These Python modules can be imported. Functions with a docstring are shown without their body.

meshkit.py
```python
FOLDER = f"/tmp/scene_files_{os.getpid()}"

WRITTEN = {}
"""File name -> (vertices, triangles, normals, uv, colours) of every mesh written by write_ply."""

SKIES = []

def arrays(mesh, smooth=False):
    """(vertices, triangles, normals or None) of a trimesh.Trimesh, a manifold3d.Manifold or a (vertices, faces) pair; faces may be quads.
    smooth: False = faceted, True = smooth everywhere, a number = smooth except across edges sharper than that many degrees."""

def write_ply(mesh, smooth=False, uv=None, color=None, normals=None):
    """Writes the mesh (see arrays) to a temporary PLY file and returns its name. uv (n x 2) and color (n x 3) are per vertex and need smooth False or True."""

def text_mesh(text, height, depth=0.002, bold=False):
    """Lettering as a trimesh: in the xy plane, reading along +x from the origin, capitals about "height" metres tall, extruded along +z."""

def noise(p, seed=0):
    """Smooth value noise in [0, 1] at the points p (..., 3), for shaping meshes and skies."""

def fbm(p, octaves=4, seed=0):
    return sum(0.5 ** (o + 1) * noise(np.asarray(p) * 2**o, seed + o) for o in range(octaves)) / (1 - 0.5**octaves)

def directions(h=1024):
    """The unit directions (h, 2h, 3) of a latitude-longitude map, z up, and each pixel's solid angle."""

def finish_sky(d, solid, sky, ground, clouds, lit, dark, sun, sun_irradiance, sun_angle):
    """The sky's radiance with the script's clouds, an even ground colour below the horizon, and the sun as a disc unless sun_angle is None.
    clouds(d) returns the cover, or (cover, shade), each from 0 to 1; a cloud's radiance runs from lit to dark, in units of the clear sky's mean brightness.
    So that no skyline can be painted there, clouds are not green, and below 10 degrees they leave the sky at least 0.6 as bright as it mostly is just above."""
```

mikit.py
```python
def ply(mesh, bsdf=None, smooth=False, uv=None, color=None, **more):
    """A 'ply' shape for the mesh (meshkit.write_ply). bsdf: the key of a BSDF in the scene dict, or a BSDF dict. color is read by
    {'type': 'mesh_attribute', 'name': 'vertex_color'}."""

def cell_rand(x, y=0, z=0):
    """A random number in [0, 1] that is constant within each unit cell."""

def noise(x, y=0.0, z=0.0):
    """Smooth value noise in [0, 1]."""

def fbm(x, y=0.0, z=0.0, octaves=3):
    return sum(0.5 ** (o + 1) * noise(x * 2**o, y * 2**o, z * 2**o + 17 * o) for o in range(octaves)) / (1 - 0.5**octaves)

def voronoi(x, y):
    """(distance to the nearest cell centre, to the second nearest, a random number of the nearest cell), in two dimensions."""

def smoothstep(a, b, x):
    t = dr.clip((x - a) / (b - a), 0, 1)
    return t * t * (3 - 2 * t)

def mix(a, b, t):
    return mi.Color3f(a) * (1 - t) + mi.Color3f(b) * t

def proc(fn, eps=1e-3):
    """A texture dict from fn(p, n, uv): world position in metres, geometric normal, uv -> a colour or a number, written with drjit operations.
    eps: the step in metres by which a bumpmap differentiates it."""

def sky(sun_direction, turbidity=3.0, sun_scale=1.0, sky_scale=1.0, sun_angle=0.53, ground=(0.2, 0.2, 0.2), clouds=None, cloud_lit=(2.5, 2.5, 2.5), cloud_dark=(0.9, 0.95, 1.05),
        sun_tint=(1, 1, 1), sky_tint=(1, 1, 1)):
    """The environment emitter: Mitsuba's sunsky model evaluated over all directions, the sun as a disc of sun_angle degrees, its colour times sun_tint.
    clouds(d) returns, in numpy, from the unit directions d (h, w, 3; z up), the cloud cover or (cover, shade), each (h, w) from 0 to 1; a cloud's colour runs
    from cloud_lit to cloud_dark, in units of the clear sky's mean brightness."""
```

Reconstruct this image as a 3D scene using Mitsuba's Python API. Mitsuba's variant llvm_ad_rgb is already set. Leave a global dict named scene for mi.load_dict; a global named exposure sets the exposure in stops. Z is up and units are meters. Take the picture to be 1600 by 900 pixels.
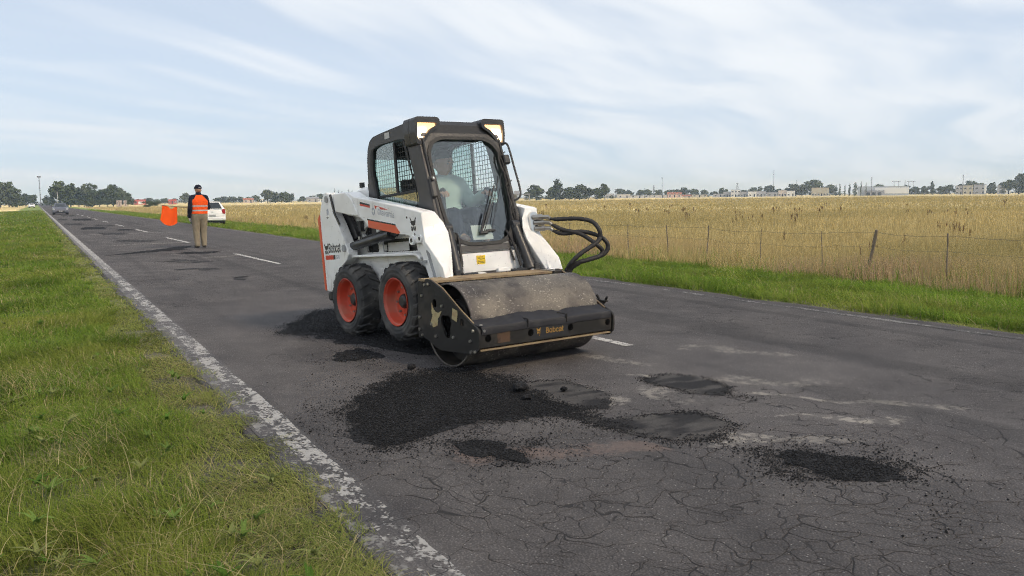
import math, random
import numpy as np, trimesh, shapely, mapbox_earcut
import shapely.geometry as sg
import manifold3d as m3
import drjit as dr
import mitsuba as mi
import mikit, meshkit
from mikit import proc, noise, fbm, voronoi, smoothstep, mix, ply

T = mi.ScalarTransform4f
random.seed(7)
RNG = np.random.default_rng(7)
scene, labels = {'type': 'scene'}, {}

# ------------------------------------------------------------------ camera, sky, exposure
CAM = np.array([0.0, 0.0, 1.44])
FWD, UPV = np.array([.49453, .86228, -.10914]), np.array([.06449, .08882, .99396])
scene['camera'] = {'type': 'perspective', 'fov': 2 * math.degrees(math.atan(800 / 1285)), 'fov_axis': 'x', 'near_clip': 0.05, 'far_clip': 9000.0,
                   'to_world': T().look_at(origin=CAM.tolist(), target=(CAM + FWD).tolist(), up=UPV.tolist())}
exposure = 1.9
SUN = (.40, -.78, .74)


def clouds(d):
    # high thin streaks on a plane far above, drawn out along one wind direction
    z = np.maximum(d[..., 2], 0.0) + 0.10
    px, py = d[..., 0] / z, d[..., 1] / z
    a = math.radians(24)
    s, t = px * math.cos(a) + py * math.sin(a), -px * math.sin(a) + py * math.cos(a)
    w = meshkit.fbm(np.stack([px * .55, py * .55, px * 0], -1), 3, 5) - .5
    s, t = s + 1.3 * w, t + .9 * w
    big = meshkit.fbm(np.stack([s * .30 + 3.1, t * .85 + 1.7, s * 0 + .5], -1), 4, 21)
    fine = meshkit.fbm(np.stack([s * .8, t * 3.4, s * 0 + 9.5], -1), 5, 33)
    hi = np.clip((d[..., 2] - .05) / .30, 0, 1)
    f = .62 * big + .38 * fine
    cover = np.clip((f - .35 - .05 * hi) / .22, 0, 1)
    cover = cover * cover * (3 - 2 * cover)
    cover = .62 + .38 * cover
    low = np.clip(1 - d[..., 2] / .16, 0, 1)
    cover = cover * (1 - .35 * low) + .30 * low
    shade = np.clip(.55 * (1 - fine) + .5 * low + .25 * (.6 - big), 0, 1)
    return cover, shade


scene['sky'] = mikit.sky(SUN, turbidity=3, sun_scale=0.42, sun_angle=8, clouds=clouds, cloud_lit=(2.98, 3.08, 3.20), cloud_dark=(2.0, 2.30, 2.62), sky_tint=(.9, 1.0, 1.12), ground=(.16, .15, .11))


# ------------------------------------------------------------------ naming
def numbered(base):
    """The key itself, or the key with _001, _002 ... when it is taken."""
    taken = lambda k: k in scene or k in labels or any(x.startswith(k + '__') for x in scene)
    if not taken(base):
        return base
    i = 1
    while taken(f'{base}_{i:03d}'):
        i += 1
    return f'{base}_{i:03d}'


def thing(name, label, category, group=None):
    key = numbered(name)
    labels[key] = {'label': label, 'category': category}
    if group:
        labels[key]['group'] = group
    return key


def put(key, mesh, mat, smooth=False, to_world=None, label=None, kind=None, uv=None, color=None):
    key = numbered(key)
    more = {} if to_world is None else {'to_world': T(np.asarray(to_world).tolist()) if not isinstance(to_world, T) else to_world}
    scene[key] = mesh_entry(mesh, mat, smooth, color, more)
    if label or kind:
        labels[key] = {k: v for k, v in (('label', label), ('kind', kind)) if v}
    return key


def mesh_entry(mesh, mat, smooth, color, more):
    if isinstance(mesh, dict):
        d = {**mesh, **more}
        if mat:
            d['bsdf'] = {'type': 'ref', 'id': mat}
        return d
    return ply(mesh, mat, smooth=smooth, color=color, **more)


def structure(name, mesh, mat, **k):
    return put(name, mesh, mat, kind='structure', **k)


# ------------------------------------------------------------------ mesh helpers
def cat(*ms):
    out = []
    for m in ms:
        out += list(m) if isinstance(m, (list, tuple)) else [m]
    return trimesh.util.concatenate(out)


def tm(v, f):
    return trimesh.Trimesh(np.asarray(v, float), np.asarray(f, int), process=False)


def box(x0, x1, y0, y1, z0, z1, c=0.0):
    """A box; with c > 0 its edges are chamfered."""
    if c <= 0:
        m = trimesh.creation.box((x1 - x0, y1 - y0, z1 - z0))
        m.apply_translation(((x0 + x1) / 2, (y0 + y1) / 2, (z0 + z1) / 2))
        return m
    pts = []
    for x, sx in ((x0, 1), (x1, -1)):
        for y, sy in ((y0, 1), (y1, -1)):
            for z, sz in ((z0, 1), (z1, -1)):
                pts += [(x, y + sy * c, z + sz * c), (x + sx * c, y, z + sz * c), (x + sx * c, y + sy * c, z)]
    return trimesh.convex.convex_hull(np.array(pts))


def inset(poly, c):
    """Moves each corner of a counter-clockwise polygon inwards by c (mitred)."""
    p = np.asarray(poly, float)
    e = np.roll(p, -1, 0) - p
    e /= np.linalg.norm(e, axis=1, keepdims=True) + 1e-12
    n = np.stack([-e[:, 1], e[:, 0]], 1)
    n0 = np.roll(n, 1, 0)
    b = n + n0
    d = np.maximum((b * n).sum(1, keepdims=True), .35)
    return p + b / d * c


def ccw(poly):
    p = np.asarray(poly, float)
    a = (p[:, 0] * np.roll(p[:, 1], -1) - p[:, 1] * np.roll(p[:, 0], -1)).sum()
    return p if a > 0 else p[::-1]


def prism(poly, a, b, c=0.006, poly2=None, axis='y'):
    """A chamfered prism of a polygon in (X, Z) from Y = a to Y = b; poly2 is the outline at b when it differs. axis 'x': polygon in (Y, Z); 'z': (X, Y)."""
    p = np.asarray(poly, float)
    q = p if poly2 is None else np.asarray(poly2, float)
    area = (p[:, 0] * np.roll(p[:, 1], -1) - p[:, 1] * np.roll(p[:, 0], -1)).sum()
    if area < 0:
        p, q = p[::-1], q[::-1]
    n = len(p)
    k = 1 if b > a else -1
    loops = [(p, a), (q, b)] if c <= 0 else [(inset(p, c), a), (p, a + k * c), (q, b - k * c), (inset(q, c), b)]
    v = np.vstack([np.column_stack([l, np.full(n, y)]) for l, y in loops])
    f = []
    i = np.arange(n)
    j = (i + 1) % n
    for L in range(len(loops) - 1):
        A, B = L * n, (L + 1) * n
        f += [np.stack([A + i, A + j, B + j], 1), np.stack([A + i, B + j, B + i], 1)]
    tri = mapbox_earcut.triangulate_float64(np.ascontiguousarray(loops[0][0]), np.array([n], np.uint32)).reshape(-1, 3).astype(int)
    tri2 = mapbox_earcut.triangulate_float64(np.ascontiguousarray(loops[-1][0]), np.array([n], np.uint32)).reshape(-1, 3).astype(int)
    f += [tri[:, ::-1], tri2 + (len(loops) - 1) * n]
    f = np.vstack(f)
    if k < 0:
        f = f[:, ::-1]
    m = tm(v, f)
    return orient(m, axis)


def orient(m, axis):
    v = m.vertices.copy()
    f = m.faces
    if axis == 'y':      # (X, Z, along) -> (X, along, Z): a reflection
        v, f = v[:, [0, 2, 1]], f[:, ::-1]
    elif axis == 'x':    # (Y, Z, along) -> (along, Y, Z)
        v = v[:, [2, 0, 1]]
    m = tm(v, f)
    if m.volume < 0:
        m = tm(m.vertices, m.faces[:, ::-1])
    return m


def plate(outer, holes, a, b, axis='y'):
    """A flat plate with holes: outline in (X, Z), from Y = a to b."""
    P = sg.Polygon(outer, holes)
    m = trimesh.creation.extrude_polygon(P, abs(b - a), engine='earcut')
    m.apply_translation((0, 0, min(a, b)))
    return orient(m, axis)


def ell(cx, cy, rx, ry, n=16, rot=0.0):
    t = np.arange(n) * 2 * np.pi / n
    x, y = rx * np.cos(t), ry * np.sin(t)
    return np.stack([cx + x * math.cos(rot) - y * math.sin(rot), cy + x * math.sin(rot) + y * math.cos(rot)], 1)


def rrect(x0, x1, y0, y1, r, n=5):
    out = []
    for cx, cy, a in ((x1 - r, y0 + r, -90), (x1 - r, y1 - r, 0), (x0 + r, y1 - r, 90), (x0 + r, y0 + r, 180)):
        for t in np.radians(np.linspace(a, a + 90, n)):
            out.append((cx + r * math.cos(t), cy + r * math.sin(t)))
    return np.array(out)


def roundpoly(poly, r, n=4):
    """Rounds each corner of a polygon with radius about r."""
    p = np.asarray(poly, float)
    out = []
    for i in range(len(p)):
        a, b, c = p[i - 1], p[i], p[(i + 1) % len(p)]
        ra, rc = min(r, .45 * np.linalg.norm(a - b)), min(r, .45 * np.linalg.norm(c - b))
        s, e = b + (a - b) / np.linalg.norm(a - b) * ra, b + (c - b) / np.linalg.norm(c - b) * rc
        for t in np.linspace(0, 1, n):
            out.append((1 - t) ** 2 * s + 2 * t * (1 - t) * b + t * t * e)
    return np.array(out)


def cyl(p0, p1, r, n=18, r1=None, c=0.0):
    p0, p1 = np.asarray(p0, float), np.asarray(p1, float)
    L = np.linalg.norm(p1 - p0)
    d = (p1 - p0) / L
    r1 = r if r1 is None else r1
    if c > 0:
        rings = [(0, r - c), (c, r), (L - c, r1), (L, r1 - c)]
    else:
        rings = [(0, r), (L, r1)]
    return lathe(rings, p0, d, n)


def frame_of(d):
    x = np.cross(d, [0, 0, 1.0] if abs(d[2]) < .9 else [1.0, 0, 0])
    x /= np.linalg.norm(x)
    return x, np.cross(d, x)


def lathe(rings, origin, d, n=24, caps=True):
    """rings: (distance along d, radius). Capped where the end radius is above zero."""
    origin, d = np.asarray(origin, float), np.asarray(d, float)
    x, y = frame_of(d)
    t = np.arange(n) * 2 * np.pi / n
    circ = np.cos(t)[:, None] * x + np.sin(t)[:, None] * y
    v = np.vstack([origin + d * s + circ * r for s, r in rings])
    i = np.arange(n)
    j = (i + 1) % n
    f = []
    for k in range(len(rings) - 1):
        A, B = k * n, (k + 1) * n
        f += [np.stack([A + i, A + j, B + j], 1), np.stack([A + i, B + j, B + i], 1)]
    m = len(v)
    if caps:
        v = np.vstack([v, origin + d * rings[0][0], origin + d * rings[-1][0]])
        f += [np.stack([j, i, i * 0 + m], 1), np.stack([(len(rings) - 1) * n + i, (len(rings) - 1) * n + j, i * 0 + m + 1], 1)]
    return tm(v, np.vstack(f))


def spline(pts, n=8):
    """Catmull-Rom through the points."""
    p = np.asarray(pts, float)
    p = np.vstack([2 * p[0] - p[1], p, 2 * p[-1] - p[-2]])
    out = []
    for i in range(1, len(p) - 2):
        for t in np.arange(n) / n:
            a, b, c, d = p[i - 1], p[i], p[i + 1], p[i + 2]
            out.append(.5 * (2 * b + (c - a) * t + (2 * a - 5 * b + 4 * c - d) * t * t + (3 * b - a - 3 * c + d) * t ** 3))
    out.append(p[-2])
    return np.array(out)


def tube(path, r, n=8):
    p = np.asarray(path, float)
    r = np.broadcast_to(r, len(p))
    d = np.gradient(p, axis=0)
    d /= np.linalg.norm(d, axis=1, keepdims=True)
    x, _ = frame_of(d[0])
    t = np.arange(n) * 2 * np.pi / n
    v = []
    for k in range(len(p)):
        x = x - d[k] * (x @ d[k])
        x /= np.linalg.norm(x)
        y = np.cross(d[k], x)
        v.append(p[k] + r[k] * (np.cos(t)[:, None] * x + np.sin(t)[:, None] * y))
    v = np.vstack(v)
    i = np.arange(n)
    j = (i + 1) % n
    f = []
    for k in range(len(p) - 1):
        A, B = k * n, (k + 1) * n
        f += [np.stack([A + i, A + j, B + j], 1), np.stack([A + i, B + j, B + i], 1)]
    m = len(v)
    v = np.vstack([v, p[0], p[-1]])
    f += [np.stack([j, i, i * 0 + m], 1), np.stack([(len(p) - 1) * n + i, (len(p) - 1) * n + j, i * 0 + m + 1], 1)]
    return tm(v, np.vstack(f))


def mirror(m, axis=1):
    v = m.vertices.copy()
    v[:, axis] *= -1
    return tm(v, m.faces[:, ::-1])


def bolt(p, d, r=.013, h=.012):
    return cyl(p, np.asarray(p, float) + np.asarray(d, float) * h, r, 6, r * .9)


def text_on(text, height, origin, right, up, depth=.0015, bold=True, squeeze=1.0):
    """Raised lettering standing on a surface: origin = start of the base line, right / up = unit directions."""
    m = meshkit.text_mesh(text, height, depth, bold)
    right, up = np.asarray(right, float), np.asarray(up, float)
    nrm = np.cross(right, up)
    v = np.asarray(origin, float) + m.vertices[:, :1] * squeeze * right + m.vertices[:, 1:2] * up + m.vertices[:, 2:] * nrm
    return tm(v, m.faces)


def flat_on(polys, origin, right, up, depth=.0015):
    """Flat emblem shapes (list of outlines in emblem units) standing slightly proud of a surface."""
    out = []
    right, up = np.asarray(right, float), np.asarray(up, float)
    nrm = np.cross(right, up)
    U = shapely.union_all([sg.Polygon(p).buffer(0) for p in polys])
    for g in getattr(U, 'geoms', [U]):
        m = trimesh.creation.extrude_polygon(g, depth, engine='earcut')
        v = np.asarray(origin, float) + m.vertices[:, :1] * right + m.vertices[:, 1:2] * up + m.vertices[:, 2:] * nrm
        out.append(tm(v, m.faces))
    return cat(out)


def body(joints, bones, step=.02, smooth=8):
    """One continuous figure: the hull of the spheres at the two joints of every bone, joined, refined and smoothed."""
    def ball(k):
        x, y, z, r = joints[k]
        return m3.Manifold.sphere(r, 20).translate((x, y, z))
    whole = m3.Manifold.batch_boolean([m3.Manifold.batch_hull([ball(k) for k in bn]) for bn in bones], m3.OpType.Add)
    whole = whole.refine_to_length(step)
    mm = whole.to_mesh()
    m = trimesh.Trimesh(mm.vert_properties[:, :3], mm.tri_verts)
    if smooth:
        trimesh.smoothing.filter_taubin(m, iterations=smooth)
    return m


def matrix(pos, R=None, rz=0.0, s=1.0):
    M = np.eye(4)
    if R is None:
        c, n = math.cos(rz), math.sin(rz)
        R = np.array([[c, -n, 0], [n, c, 0], [0, 0, 1]])
    M[:3, :3] = np.asarray(R) * s
    M[:3, 3] = pos
    return M


# ------------------------------------------------------------------ materials
def bsdf(key, d, two=True):
    scene[key] = {'type': 'twosided', 'bsdf': d} if two else d
    return key


def pr(color, rough=.5, **k):
    return {'type': 'principled', 'base_color': color if isinstance(color, dict) else {'type': 'rgb', 'value': list(color)}, 'roughness': rough, **k}


def rgb(*c):
    return {'type': 'rgb', 'value': list(c)}


def flat(key, color, rough=.6, **k):
    return bsdf(key, pr(color, rough, **k))


def dirty(key, color, dirt=(.12, .10, .08), rough=.45, amount=.35, scale=6.0, grain=.05, **k):
    """A paint or metal with blotchy dust, fine grain and a few rubbed spots."""
    def fn(p, n, uv):
        b = fbm(p.x * scale, p.y * scale, p.z * scale, 4)
        s = noise(p.x * scale * 9, p.y * scale * 9, p.z * scale * 9)
        m = smoothstep(.45, .8, b) * amount
        g = 1 + grain * 2 * (noise(p.x * 260, p.y * 260, p.z * 260) - .5) + grain * (s - .5)
        return mix(color, dirt, m) * g
    return bsdf(key, pr(proc(fn), rough, **k))
# ------------------------------------------------------------------ ground, verges, road
XL, XR = 1.02, 8.62          # edges of the asphalt


def gz(x, y):
    """Height of the bare ground beside the road."""
    x, y = np.asarray(x, float), np.asarray(y, float)
    right = np.interp(x, [8.5, 9.2, 12.5, 16, 60, 200, 900], [-.03, -.05, -.33, -.45, -.42, -.05, .0])
    left = np.interp(x, [-300, -60, -9, -3, .6, 1.1], [.0, -.1, -.22, -.10, -.020, -.010])
    z = np.where(x > 8.5, right, np.where(x < 1.1, left, -.06))
    off = np.clip(np.maximum(x - 9.2, .5 - x) / 1.5, 0, 1)
    rough = meshkit.fbm(np.stack([x * .9, y * .9, x * 0], -1), 3, 3) - .5
    swell = meshkit.fbm(np.stack([x * .035, y * .035, x * 0 + 4], -1), 2, 8) - .5
    return z + off * (.07 * rough + .25 * swell * np.clip((np.abs(x) - 14) / 30, 0, 1))


def nodes(a, b, step0, grow):
    out, s = [a], step0
    while out[-1] < b:
        out.append(out[-1] + s)
        s *= grow
    out[-1] = b
    return np.array(out)


gx = np.concatenate([-nodes(9, 1300, .8, 1.25)[::-1], np.arange(-8.5, .5, .5), [.6, .8, 1.0, 1.1, 1.3, 3, 5, 7, 8.4, 8.52, 8.7, 9.0], np.arange(9.4, 17, .4), nodes(17.2, 1300, .6, 1.12)])
gy = np.concatenate([-nodes(6, 250, 1, 1.4)[::-1], np.arange(-5, 40, .5), nodes(40, 1300, .7, 1.07)])
X, Y = np.meshgrid(gx, gy, indexing='ij')
V = np.stack([X, Y, gz(X, Y)], -1).reshape(-1, 3)
ii, jj = np.meshgrid(np.arange(len(gx) - 1), np.arange(len(gy) - 1), indexing='ij')
q = (ii * len(gy) + jj).ravel()
F = np.vstack([np.stack([q, q + len(gy), q + len(gy) + 1], 1), np.stack([q, q + len(gy) + 1, q + 1], 1)])


def ground_fn(p, n, uv):
    big = fbm(p.x * .05, p.y * .05, 0, 4)
    band = fbm(p.x * .012 + 5, p.y * .035, 1.0, 4)
    fine = fbm(p.x * 3.1, p.y * 3.1, 2.0, 3)
    grain = noise(p.x * 60, p.y * 60, 3.0)
    straw = mix((.34, .27, .125), (.45, .365, .18), smoothstep(.3, .7, band))
    straw = mix(straw, (.25, .22, .095), .7 * smoothstep(.52, .72, big))
    soil = mix((.055, .050, .028), (.095, .085, .04), fine)
    green = mix((.085, .125, .025), (.14, .165, .045), fine)
    far = smoothstep(25, 90, p.y)
    edge_r = smoothstep(13.8, 15.0, p.x + 1.2 * (big - .5) + .4 * fine)
    edge_l = smoothstep(-3.2, -4.4, p.x + 1.0 * (big - .5))
    bare = smoothstep(.15, .6, p.x) * smoothstep(14, 6, p.y)
    grit = voronoi(p.x * 70, p.y * 70)[2]
    soil = mix(soil, mix((.040, .035, .028), (.085, .076, .062), grit), bare)
    verge = mix(soil, green, (.35 + .65 * far) * (1 - .95 * bare))
    away = smoothstep(20, 80, dr.abs(p.x))
    dry = mix(mix(soil, straw, .6), straw, dr.maximum(far, away))
    return mix(verge, dry, dr.maximum(edge_r, edge_l)) * (.8 + .4 * grain)


bsdf('mat_ground', pr(proc(ground_fn), .95))
structure('ground', tm(V, F), 'mat_ground', smooth=True)

# dust, rubbed lime and old stains that lie on the asphalt: x, y, half length, half width, turn, strength
STAINS = [(3.45, 4.92, .36, .07, 1.35, .8), (3.25, 5.10, .22, .05, 1.0, .7), (3.95, 4.55, .22, .13, .9, .55), (4.25, 4.95, .30, .035, -1.0, .8), (4.75, 4.55, .55, .10, -.95, .55), (4.65, 3.95, .62, .05, -.85, .7), (4.38, 3.45, .32, .06, -.7, .9),
          (5.55, 5.55, .40, .09, -1.1, .5), (3.52, 3.42, .22, .10, -.6, .7), (4.9, 3.7, .5, .06, -.8, .5), (4.35, 5.75, .35, .07, -1.0, .5), (3.9, 3.25, .25, .06, -.6, .45), (4.0, 24.5, .9, .25, .3, .5), (3.4, 31.0, 1.6, .3, .2, .5), (4.1, 22.4, .8, .2, .2, .4), (3.2, 42.0, 2.4, .4, .1, .35), (4.2, 12.2, .6, .15, .8, .3)]
REDS = [(2.55, 3.78, .42, .12, -.5, .55)]


def blob_field(p, blobs, rag):
    out = mi.Float(0)
    qx, qy = p.x + .30 * (noise(p.x * 3.1, p.y * 3.1, 51.0) - .5), p.y + .30 * (noise(p.x * 3.1, p.y * 3.1, 61.0) - .5)
    for x, y, a, b, t, s in blobs:
        u = (qx - x) * math.cos(t) + (qy - y) * math.sin(t)
        v = (qy - y) * math.cos(t) - (qx - x) * math.sin(t)
        r = dr.square(u / a) + dr.square(v / b)
        out = dr.maximum(out, s * smoothstep(2.0, .0, r + rag))
    return out


def crack_fn(p):
    wx, wy = noise(p.x * 2.1, p.y * 2.1, 5.0) - .5, noise(p.x * 2.1, p.y * 2.1, 15.0) - .5
    jx, jy = noise(p.x * 14, p.y * 14, 25.0) - .5, noise(p.x * 14, p.y * 14, 35.0) - .5
    a, b, r = voronoi(p.x * 4.0 + wx * 1.3 + jx * .34, p.y * 3.4 + wy * 1.3 + jy * .34)
    c, d, r2 = voronoi(p.x * 7.6 + wx * 1.9 + jx * .55 + 7, p.y * 6.6 + wy * 1.9 + jy * .55)
    e, g, r3 = voronoi(p.x * .8 + wx * .9 + jx * .06 + 3, p.y * .62 + wy * .9 + jy * .06)
    where = smoothstep(.36, .56, fbm(p.x * .55 + 2, p.y * .55, 7.0, 2) + .34 * smoothstep(5.4, 2.6, p.y) - .10)
    where2 = smoothstep(.40, .60, fbm(p.x * .8 + 9, p.y * .8, 17.0, 2) + .26 * smoothstep(4.8, 2.6, p.y) - .06)
    width = .42 + .62 * smoothstep(.25, .75, noise(p.x * 4.3, p.y * 4.3, 45.0))
    k1 = smoothstep(.040 * width, .008 * width, b - a) * where
    k2 = smoothstep(.052 * width, .012 * width, d - c) * where2 * .8
    k3 = smoothstep(.007 * width, .002 * width, g - e) * .6
    return dr.maximum(dr.maximum(k1, k2), k3)


def asphalt(p):
    big = fbm(p.x * .42, p.y * .20, 1.0, 4)
    mid = fbm(p.x * 2.3, p.y * 2.3, 2.0, 3)
    a, b, r = voronoi(p.x * 95, p.y * 95)
    sp = noise(p.x * 210, p.y * 210, 9.0)
    tone = .66 + .44 * big + .46 * (mid - .5) + .30 * (fbm(p.x * 9, p.y * 9, 12.0, 3) - .5)
    c = mix((.083, .075, .076), (.100, .091, .088), mid) * tone
    stone = smoothstep(.55, .2, a)
    c = c * (.62 + .62 * r * stone + .16 * sp)
    c = mix(c, (.22, .21, .20), stone * smoothstep(.975, .992, r) * .6)
    rag = 3.4 * (fbm(p.x * 5, p.y * 5, 4.0, 4) - .5) + 1.5 * (noise(p.x * 45, p.y * 45, 6.0) - .5)
    c = mix(c, (.26, .24, .215), blob_field(p, STAINS, rag) * (.14 + .80 * smoothstep(.36, .62, fbm(p.x * 22, p.y * 22, 31.0, 3))))
    c = mix(c, (.14, .10, .085), blob_field(p, REDS, rag))
    # wheel tracks rubbed smooth and bitumen streaks drawn out along the lanes
    track = fbm(p.x * 2.6, p.y * .09, 11.0, 3)
    c = c * (1 - .28 * smoothstep(.55, .75, track))
    k = crack_fn(p)
    return mix(c, (.014, .0125, .0125), k * .9), k, stone, mid


def asphalt_height(p, n, uv):
    c, k, stone, mid = asphalt(p)
    return .004 * mid + .0022 * stone - .006 * k


bsdf('mat_asphalt', {'type': 'bumpmap', 'arbitrary': proc(asphalt_height, .004), 'scale': 1.0, 'bsdf': pr(proc(lambda p, n, uv: asphalt(p)[0]), .72, specular=.35)})

ys = np.concatenate([np.arange(-8, 30, .07), nodes(30, 1290, .3, 1.05)])
rag = meshkit.fbm(np.stack([ys * 0, ys * 1.6, ys * 0], -1), 4, 11) - .5
rag2 = meshkit.fbm(np.stack([ys * 0 + 5, ys * 1.1, ys * 0], -1), 4, 12) - .5
le, re = XL + .16 * rag, XR + .26 * rag2
cols = [(le - .03, -.07), (le, -.012), (le + .02, 0), (le * 0 + 4.7, 0), (re - .02, 0), (re, -.012), (re + .03, -.07)]
V = np.stack([np.stack([x, ys, ys * 0 + z], -1) for x, z in cols], 1)
n = len(ys)
k = np.arange(n - 1)[:, None] * 7 + np.arange(6)
k = k.ravel()
F = np.vstack([np.stack([k, k + 1, k + 8], 1), np.stack([k, k + 8, k + 7], 1)])
structure('road', tm(V.reshape(-1, 3), F), 'mat_asphalt', label='cracked grey two-lane asphalt road with worn paint')


def strip(x0, x1, y0, y1, z=.004, step=.25, slope=0.0):
    y = np.arange(y0, y1 + step * .5, step) if y1 - y0 < 60 else np.concatenate([np.arange(y0, 40, step), nodes(40, y1, step, 1.1)])
    y[-1] = y1
    s = slope * (y - y0)
    v = np.stack([np.stack([x0 + s, y, y * 0 + z], -1), np.stack([x1 + s, y, y * 0 + z], -1)], 1).reshape(-1, 3)
    i = np.arange(len(y) - 1) * 2
    return tm(v, np.vstack([np.stack([i, i + 1, i + 3], 1), np.stack([i, i + 3, i + 2], 1)]))


def paint(p, keep, tone):
    c, k, stone, mid = asphalt(p)
    w = .5 * fbm(p.x * 9, p.y * 4, 21.0, 3) + .5 * fbm(p.x * 30, p.y * 22, 24.0, 3) + .30 * (noise(p.x * 90, p.y * 75, 22.0) - .5)
    m = smoothstep(.60, .44, w + keep)
    gap = smoothstep(.035, .01, dr.abs(noise(p.y * 3.3, 3.0, p.x * 1.2) - .5)) * .8
    m = m * (1 - gap) * (1 - .9 * k)
    far = smoothstep(12, 30, p.y)
    return mix(c, mix((.25, .24, .23), (.31, .30, .285), noise(p.x * 30, p.y * 30, 1.0)) * tone, dr.maximum(m, .75 * far * smoothstep(.2, .0, keep)))


def edge_paint(p, n, uv):
    wob = .018 * (noise(p.y * 1.3, 1.0, 2.0) - .5) + .010 * (noise(p.y * 9, 4.0, 2.0) - .5)
    x = p.x + wob
    strong = smoothstep(1.185, 1.20, x) * smoothstep(1.345, 1.335, x)
    ghost = smoothstep(1.09, 1.11, x) * smoothstep(1.20, 1.185, x)
    keep = mix((.5, .5, .5), (.10, .10, .10), ghost)
    keep = mix(keep, (.05, .05, .05), strong).x
    return paint(p, keep, 1.0 - .42 * ghost * (1 - strong))


bsdf('mat_edge_paint', pr(proc(edge_paint), .7))
bsdf('mat_dash_paint', pr(proc(lambda p, n, uv: paint(p, mi.Float(-.16), 1.35)), .65))
bsdf('mat_right_paint', pr(proc(lambda p, n, uv: paint(p, mi.Float(.13), .62)), .7))
put('road__edge_line', strip(1.085, 1.355, -6, 900, .004), 'mat_edge_paint', label='worn broken white edge line beside the near grass')
put('road__edge_line', strip(8.26, 8.36, -6, 900, .004), 'mat_right_paint', label='faint worn edge line beside the far verge')
for a, b, x in [(6.25, 10.75, 4.89), (18.85, 23.3, 4.72), (30.7, 35.7, 4.55), (43.0, 47.7, 4.55), (54.6, 59.3, 4.48), (66.6, 71.3, 4.46), (78.7, 83.4, 4.45), (91, 95.5, 4.45), (103, 107.5, 4.45), (115, 119.5, 4.45)]:
    put('road__lane_dash', strip(x - .055, x + .055, a, b, .004, slope=-.02), 'mat_dash_paint')

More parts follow.
